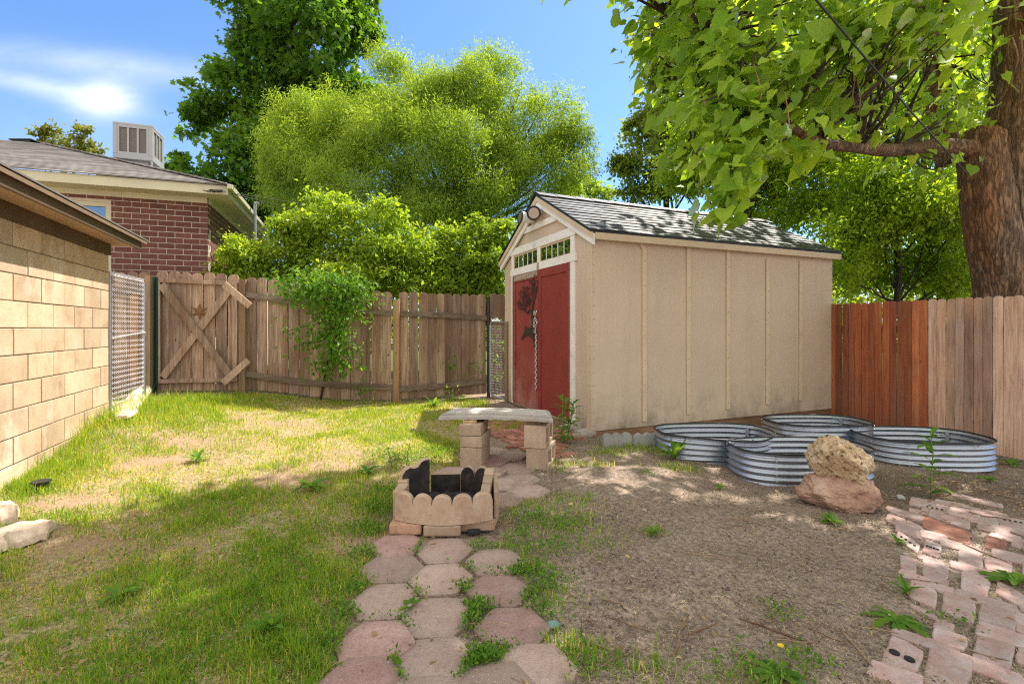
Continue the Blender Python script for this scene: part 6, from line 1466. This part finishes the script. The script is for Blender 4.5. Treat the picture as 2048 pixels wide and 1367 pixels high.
    o8 = np.array([(1, 0, 0), (0, 1, 0), (-1, 0, 0), (0, -1, 0), (0, 0, 1), (0, 0, -1)], float); sz = .0022 + .0075 * rng.random(N) ** 4
    V = o8[None] * sz[:, None, None] * rng.uniform(.6, 1.3, (N, 6, 3)) * np.array([1, 1, .7]); an = rng.uniform(0, 6.28, N); ca, sa = np.cos(an)[:, None], np.sin(an)[:, None]
    V = np.stack((V[:, :, 0] * ca - V[:, :, 1] * sa + x[:, None], V[:, :, 0] * sa + V[:, :, 1] * ca + y[:, None], V[:, :, 2] + (gz(x, y) - .004)[:, None] + sz[:, None] * .2), -1)
    o = np_mesh('soil_crumbs', V, [(0, 1, 4), (1, 2, 4), (2, 3, 4), (3, 0, 4), (1, 0, 5), (2, 1, 5), (3, 2, 5), (0, 3, 5)], 6, N, M['crumb'], None, rng.random(N)); tag(o, 'small soil clods and grit on the bare dirt', 'soil', kind='stuff')
    n = 2600; x = np.concatenate((rng.uniform(-4, 5.2, n), rng.uniform(2.4, 5.2, 900))); y = np.concatenate((1.5 + 5.5 * rng.random(n) ** 1.6, rng.uniform(3.4, 4.6, 900))); k = (np.abs(x / y) < 1.1) & (((x + 4.40) * gn.x + (y - 5.36) * gn.y) > .02) & ((((x - S0.x) * dL.x + (y - S0.y) * dL.y) < -.03) | (((x - S0.x) * dF.x + (y - S0.y) * dF.y) < -.06)); x, y = x[k], y[k]; N = len(x)
    o = leaves('dry_leaf_litter', M['straw'], None, np.stack((x, y, gz(x, y) + rng.uniform(.0, .02, N)), 1), rdir(N) * np.array([1, 1, .25]), rdir(N) * .4 + np.array([0, 0, 1.]), .012 + .035 * rng.random(N) ** 2, T_OVAL, rng.random(N) * .8, (0, 0, 0)); tag(o, 'scattered dry brown leaf scraps on the ground', 'leaf litter', kind='stuff')
    # creeping weeds in the paver joints
    pos = []
    for px, py, s, k in ((800, 1345, .05, 200), (830, 1330, .04, 120), (960, 1345, .055, 420), (965, 1320, .05, 260), (950, 1225, .035, 130), (930, 1245, .04, 120), (905, 1240, .03, 70), (965, 1210, .04, 110), (1000, 1145, .06, 170), (1040, 1140, .07, 150), (1075, 1150, .06, 130), (930, 1180, .03, 70), (815, 1100, .045, 170), (830, 1092, .03, 90), (1060, 1190, .05, 110), (1100, 1170, .07, 120), (1090, 1100, .1, 150), (1000, 1105, .06, 90), (820, 1200, .02, 24), (770, 1335, .05, 110), (735, 1325, .05, 80), (1000, 1270, .05, 120), (1020, 1300, .05, 90), (1130, 1330, .08, 170), (760, 1020, .09, 420), (740, 1060, .09, 360), (770, 985, .1, 320), (800, 915, .16, 420), (850, 925, .1, 220), (880, 905, .1, 220), (1290, 950, .06, 50), (1610, 1330, .06, 90), (1560, 1230, .05, 50), (1060, 1040, .08, 160), (1120, 1050, .1, 160), (1040, 1075, .06, 80), (1500, 1345, .1, 120), (1905, 1245, .05, 40), (700, 1180, .06, 160), (690, 1230, .06, 160), (670, 1290, .07, 200), (730, 1110, .06, 160), (845, 1180, .05, 50), (815, 1245, .05, 50), (960, 1095, .05, 70), (940, 1140, .04, 60), (1090, 1225, .06, 100), (300, 1100, .2, 160), (450, 1180, .2, 180), (560, 1290, .2, 200), (200, 1290, .2, 180), (600, 1120, .15, 160), (330, 1330, .15, 140), (520, 1040, .15, 100), (640, 1060, .12, 140)):
        p = P(px, py); k = int(k * 1.9); q = np.zeros((k, 3)); q[:, 0] = rng.normal(p.x, s, k); q[:, 1] = rng.normal(p.y, s * .7, k); q[:, 2] = gz(q[:, 0], q[:, 1]) + rng.uniform(.004, .045, k); pos.append(q)
    pos = np.concatenate(pos); k = off_pavers(pos[:, 0], pos[:, 1], .128); pos = pos[k]; N = len(pos)
    o = leaves('creeping_weeds', M['leaf_weed'], None, pos, rdir(N) * .8 + np.array([0, 0, .5]), rdir(N) * .6 + np.array([0, 0, .8]), .016 * rng.uniform(.6, 1.5, N), T_OVAL, rng.random(N), (0, 0, 0)); tag(o, 'low creeping weeds in the joints between the pavers', 'weeds', kind='stuff')
build_grass()

# ------------------------------------------------------------------ single weeds
def lobed_leaf(mb, base, d, L, w, arch, lob=.3, tone=None, n=9):
    d = Vector(d); h = Vector((d.x, d.y, 0)).normalized(); s = Vector((-h.y, h.x, 0)); rows = []
    el = math.atan2(d.z, math.hypot(d.x, d.y)); p = Vector(base)
    for i in range(n + 1):
        t = i / n; a = el - arch * t; p = p + (h * math.cos(a) + Vector((0, 0, math.sin(a)))) * (L / n) if i else p
        ww = w * (math.sin(math.pi * min(1, t * .86 + .10)) ** .8) * (1 - lob * (i % 2)); up = Vector((-h.x * math.sin(a), -h.y * math.sin(a), math.cos(a)))
        rows.append([p - s * ww / 2 + up * ww * .14, p, p + s * ww / 2 + up * ww * .14])
    mb.strip(rows, tone)
def rosette(lab, px, py, n, L, w, el=.5, arch=1.0, flower=False, cat='weed', name='dandelion', lob=.35, height=0.0, group='broad-leaved weeds on the ground'):
    p = P(px, py); r = thing(name, lab, cat, p, 0, group); m = MB(); a0 = random.random() * 6
    for k in range(n):
        a = a0 + k * 2.4; e = el * random.uniform(.6, 1.3); d = (math.cos(a) * math.cos(e), math.sin(a) * math.cos(e), math.sin(e)); lobed_leaf(m, p + Vector((0, 0, .004 + height * random.random())), d, L * random.uniform(.65, 1.15), w * random.uniform(.8, 1.2), arch * random.uniform(.6, 1.2), lob)
    m.build('foliage', M['leaf_weed'], r, True, smooth=True)
    if flower:
        f = MB(); t = p + Vector((.0, -.02, .12)); f.tube([p, t], .0025, 5); f.build('stem', M['stem_green'], r, True); f = MB()
        for k in range(16): a = k * .4; f.bar(t, t + Vector((math.cos(a), math.sin(a), .35)) * .011, .003, .002, (0, 0, 1))
        f.build('flower', M['yellow'], r, True)
rosette('broad weed with long leaves lying beside the brick path', 1790, 1240, 11, .16, .036, .3, .8)
rosette('large-leaved weed at the right edge on the brick path', 2030, 1165, 9, .19, .050, .6, .9)
rosette('dandelion with one yellow flower at the bottom edge', 1555, 1350, 12, .12, .035, .5, 1.0, True)
rosette('green weed in the dirt in front of the reddish rock', 1662, 1045, 22, .11, .022, .8, .9, name='weed')
rosette('upright broad-leaved weed in front of the left raised bed', 1350, 918, 11, .24, .060, 1.15, .8, name='weed', lob=.12)
rosette('small weed at the left edge of the brick path', 1812, 1185, 12, .09, .020, .9, .8, name='weed')
rosette('little weed among the upper bricks at the left', 1797, 1085, 10, .07, .022, .8, .9, name='weed')
rosette('dark curly weed in the lawn left of the fire pit', 625, 975, 12, .17, .045, .7, 1.2, name='weed')
rosette('bright weed growing in the bare lawn patch', 395, 920, 9, .15, .05, .9, .9, name='weed')
rosette('dandelion in the shaded lawn at the lower left', 235, 1195, 10, .10, .03, .7, .9)
rosette('upright weed in the lawn near the bottom left of the path', 540, 1265, 9, .12, .03, 1.0, .8, name='weed')
rosette('leafy weed in the sunlit grass before the fence at the middle', 868, 812, 12, .20, .05, .9, .9, name='weed')
rosette('leafy weed in the sunlit grass left of the middle post shadow', 735, 945, 10, .13, .04, .7, 1.0, name='weed')
rosette('weed in the dirt beside the faded fence foot', 2022, 930, 9, .13, .05, .8, .9, name='weed')
rosette('small weed at the foot of the right raised bed', 1975, 960, 7, .09, .04, .8, .9, name='weed')
rosette('small weed in the dirt right of the dirt mound', 1305, 1065, 16, .07, .016, .7, .8, name='weed')
rosette('small weed in the paver joint at the left of the path', 820, 1215, 5, .06, .03, .8, .8, name='weed')
rosette('low weed clump in the dirt below the shed side', 1440, 975, 12, .07, .018, .7, .8, name='weed')
def tall_weed(lab, px, py, H, n, L, w, lean=0.0, stems=1):
    p = P(px, py); r = thing('tall_weed', lab, 'weed', p, 0, 'tall leafy weeds'); st = MB(); lf = MB()
    for s in range(stems):
        b = p + Vector((random.uniform(-.08, .08), random.uniform(-.05, .05), 0)) * (stems > 1); top = b + Vector((lean + random.uniform(-.06, .06) * (stems > 1), random.uniform(-.04, .02), H * random.uniform(.75, 1)))
        pts = limb_path(b, top, .05, 7, px + s); st = MB(); st.tube(pts, taper(.006, .003, 7), 6); st.build('stem', M['stem_green'], r, True, smooth=True)
        for k in range(n):
            t = .06 + .92 * k / n; q = Vector(b).lerp(top, t); a = k * 2.39 + s; e = .35 + .5 * t; ll = L * (1.1 - .35 * t) * random.uniform(.8, 1.15)
            lobed_leaf(lf, q, (math.cos(a) * math.cos(e), math.sin(a) * math.cos(e), math.sin(e)), ll, w * random.uniform(.8, 1.2), 1.0 * random.uniform(.6, 1.1), .28)
    lf.build('foliage', M['leaf_weed'], r, True, smooth=True)
tall_weed('tall prickly weed with jagged leaves in front of the right raised bed', 1862, 995, .60, 17, .20, .055)
tall_weed('tall leafy weeds growing at the shed door corner behind the bench', 1120, 885, .52, 12, .17, .045, .05, 4)
tall_weed('thin weed stalk in the grass left of the bench', 792, 932, .22, 7, .08, .02, 0, 2)

# ------------------------------------------------------------------ twigs and fallen pods
def build_twigs():
    named = {0: ('curved dry pod standing out on the bare dirt in the lower middle', (1345, 1310), (1375, 1235)), 1: ('long straight twig lying on the dirt toward the bottom', (1480, 1235), (1625, 1285)), 2: ('thin twig slanting on the dirt in the middle', (1432, 1083), (1493, 1140)), 3: ('pale twig running beside the brick path at the bottom', (1680, 1255), (1745, 1330)),
             4: ('curved brown pod lying on the dark pink paver', (925, 1245), (1030, 1245)), 5: ('brown pod lying across the upper brick path', (1925, 1085), (2030, 1130)), 6: ('brown pod on the pale brick near the bottom right', (1930, 1297), (2020, 1320)), 7: ('dry twig on the dirt right of the fire pit brick', (990, 1045), (1040, 1052)), 8: ('long twig in front of the faded fence', (1890, 960), (2048, 1000)), 9: ('brown pod on the dirt left of the reddish rock', (1450, 1033), (1500, 1040))}
    for k in range(46):
        if k in named: lab, a, b = named[k]; A, B = P(*a, .010), P(*b, .010)
        else:
            lab = 'dry brown twig or pod lying on the dirt' if k < 28 else 'dry brown pod lying in the mulch by the right raised bed'
            if k < 28: px, py = random.uniform(1000, 1750), random.uniform(990, 1360)
            else: px, py = random.uniform(1740, 2060), random.uniform(925, 1030)
            A = P(px, py, .008); an = random.uniform(-.7, .9); l = random.uniform(.08, .32); B = A + Vector((math.cos(an) * l, -math.sin(an) * l * .7, 0)); B.z = gz(B.x, B.y) + .008
        m = MB(); pts = limb_path(A, B, .12, 7, k + 3)
        for q in pts: q.z = gz(q.x, q.y) + .006 + .004 * random.random()
        w = random.uniform(.0018, .0042) * (1.25 if k in named else 1); m.tube(pts, [w * .6, w, w, w, w, w, w * .4], 5); o = m.build('fallen_pod', M['podbrown'], loc=A, smooth=True)
        tag(o, lab, 'twig', 'dry twigs and pods on the ground' if k < 28 else 'dry pods in the mulch')
build_twigs()
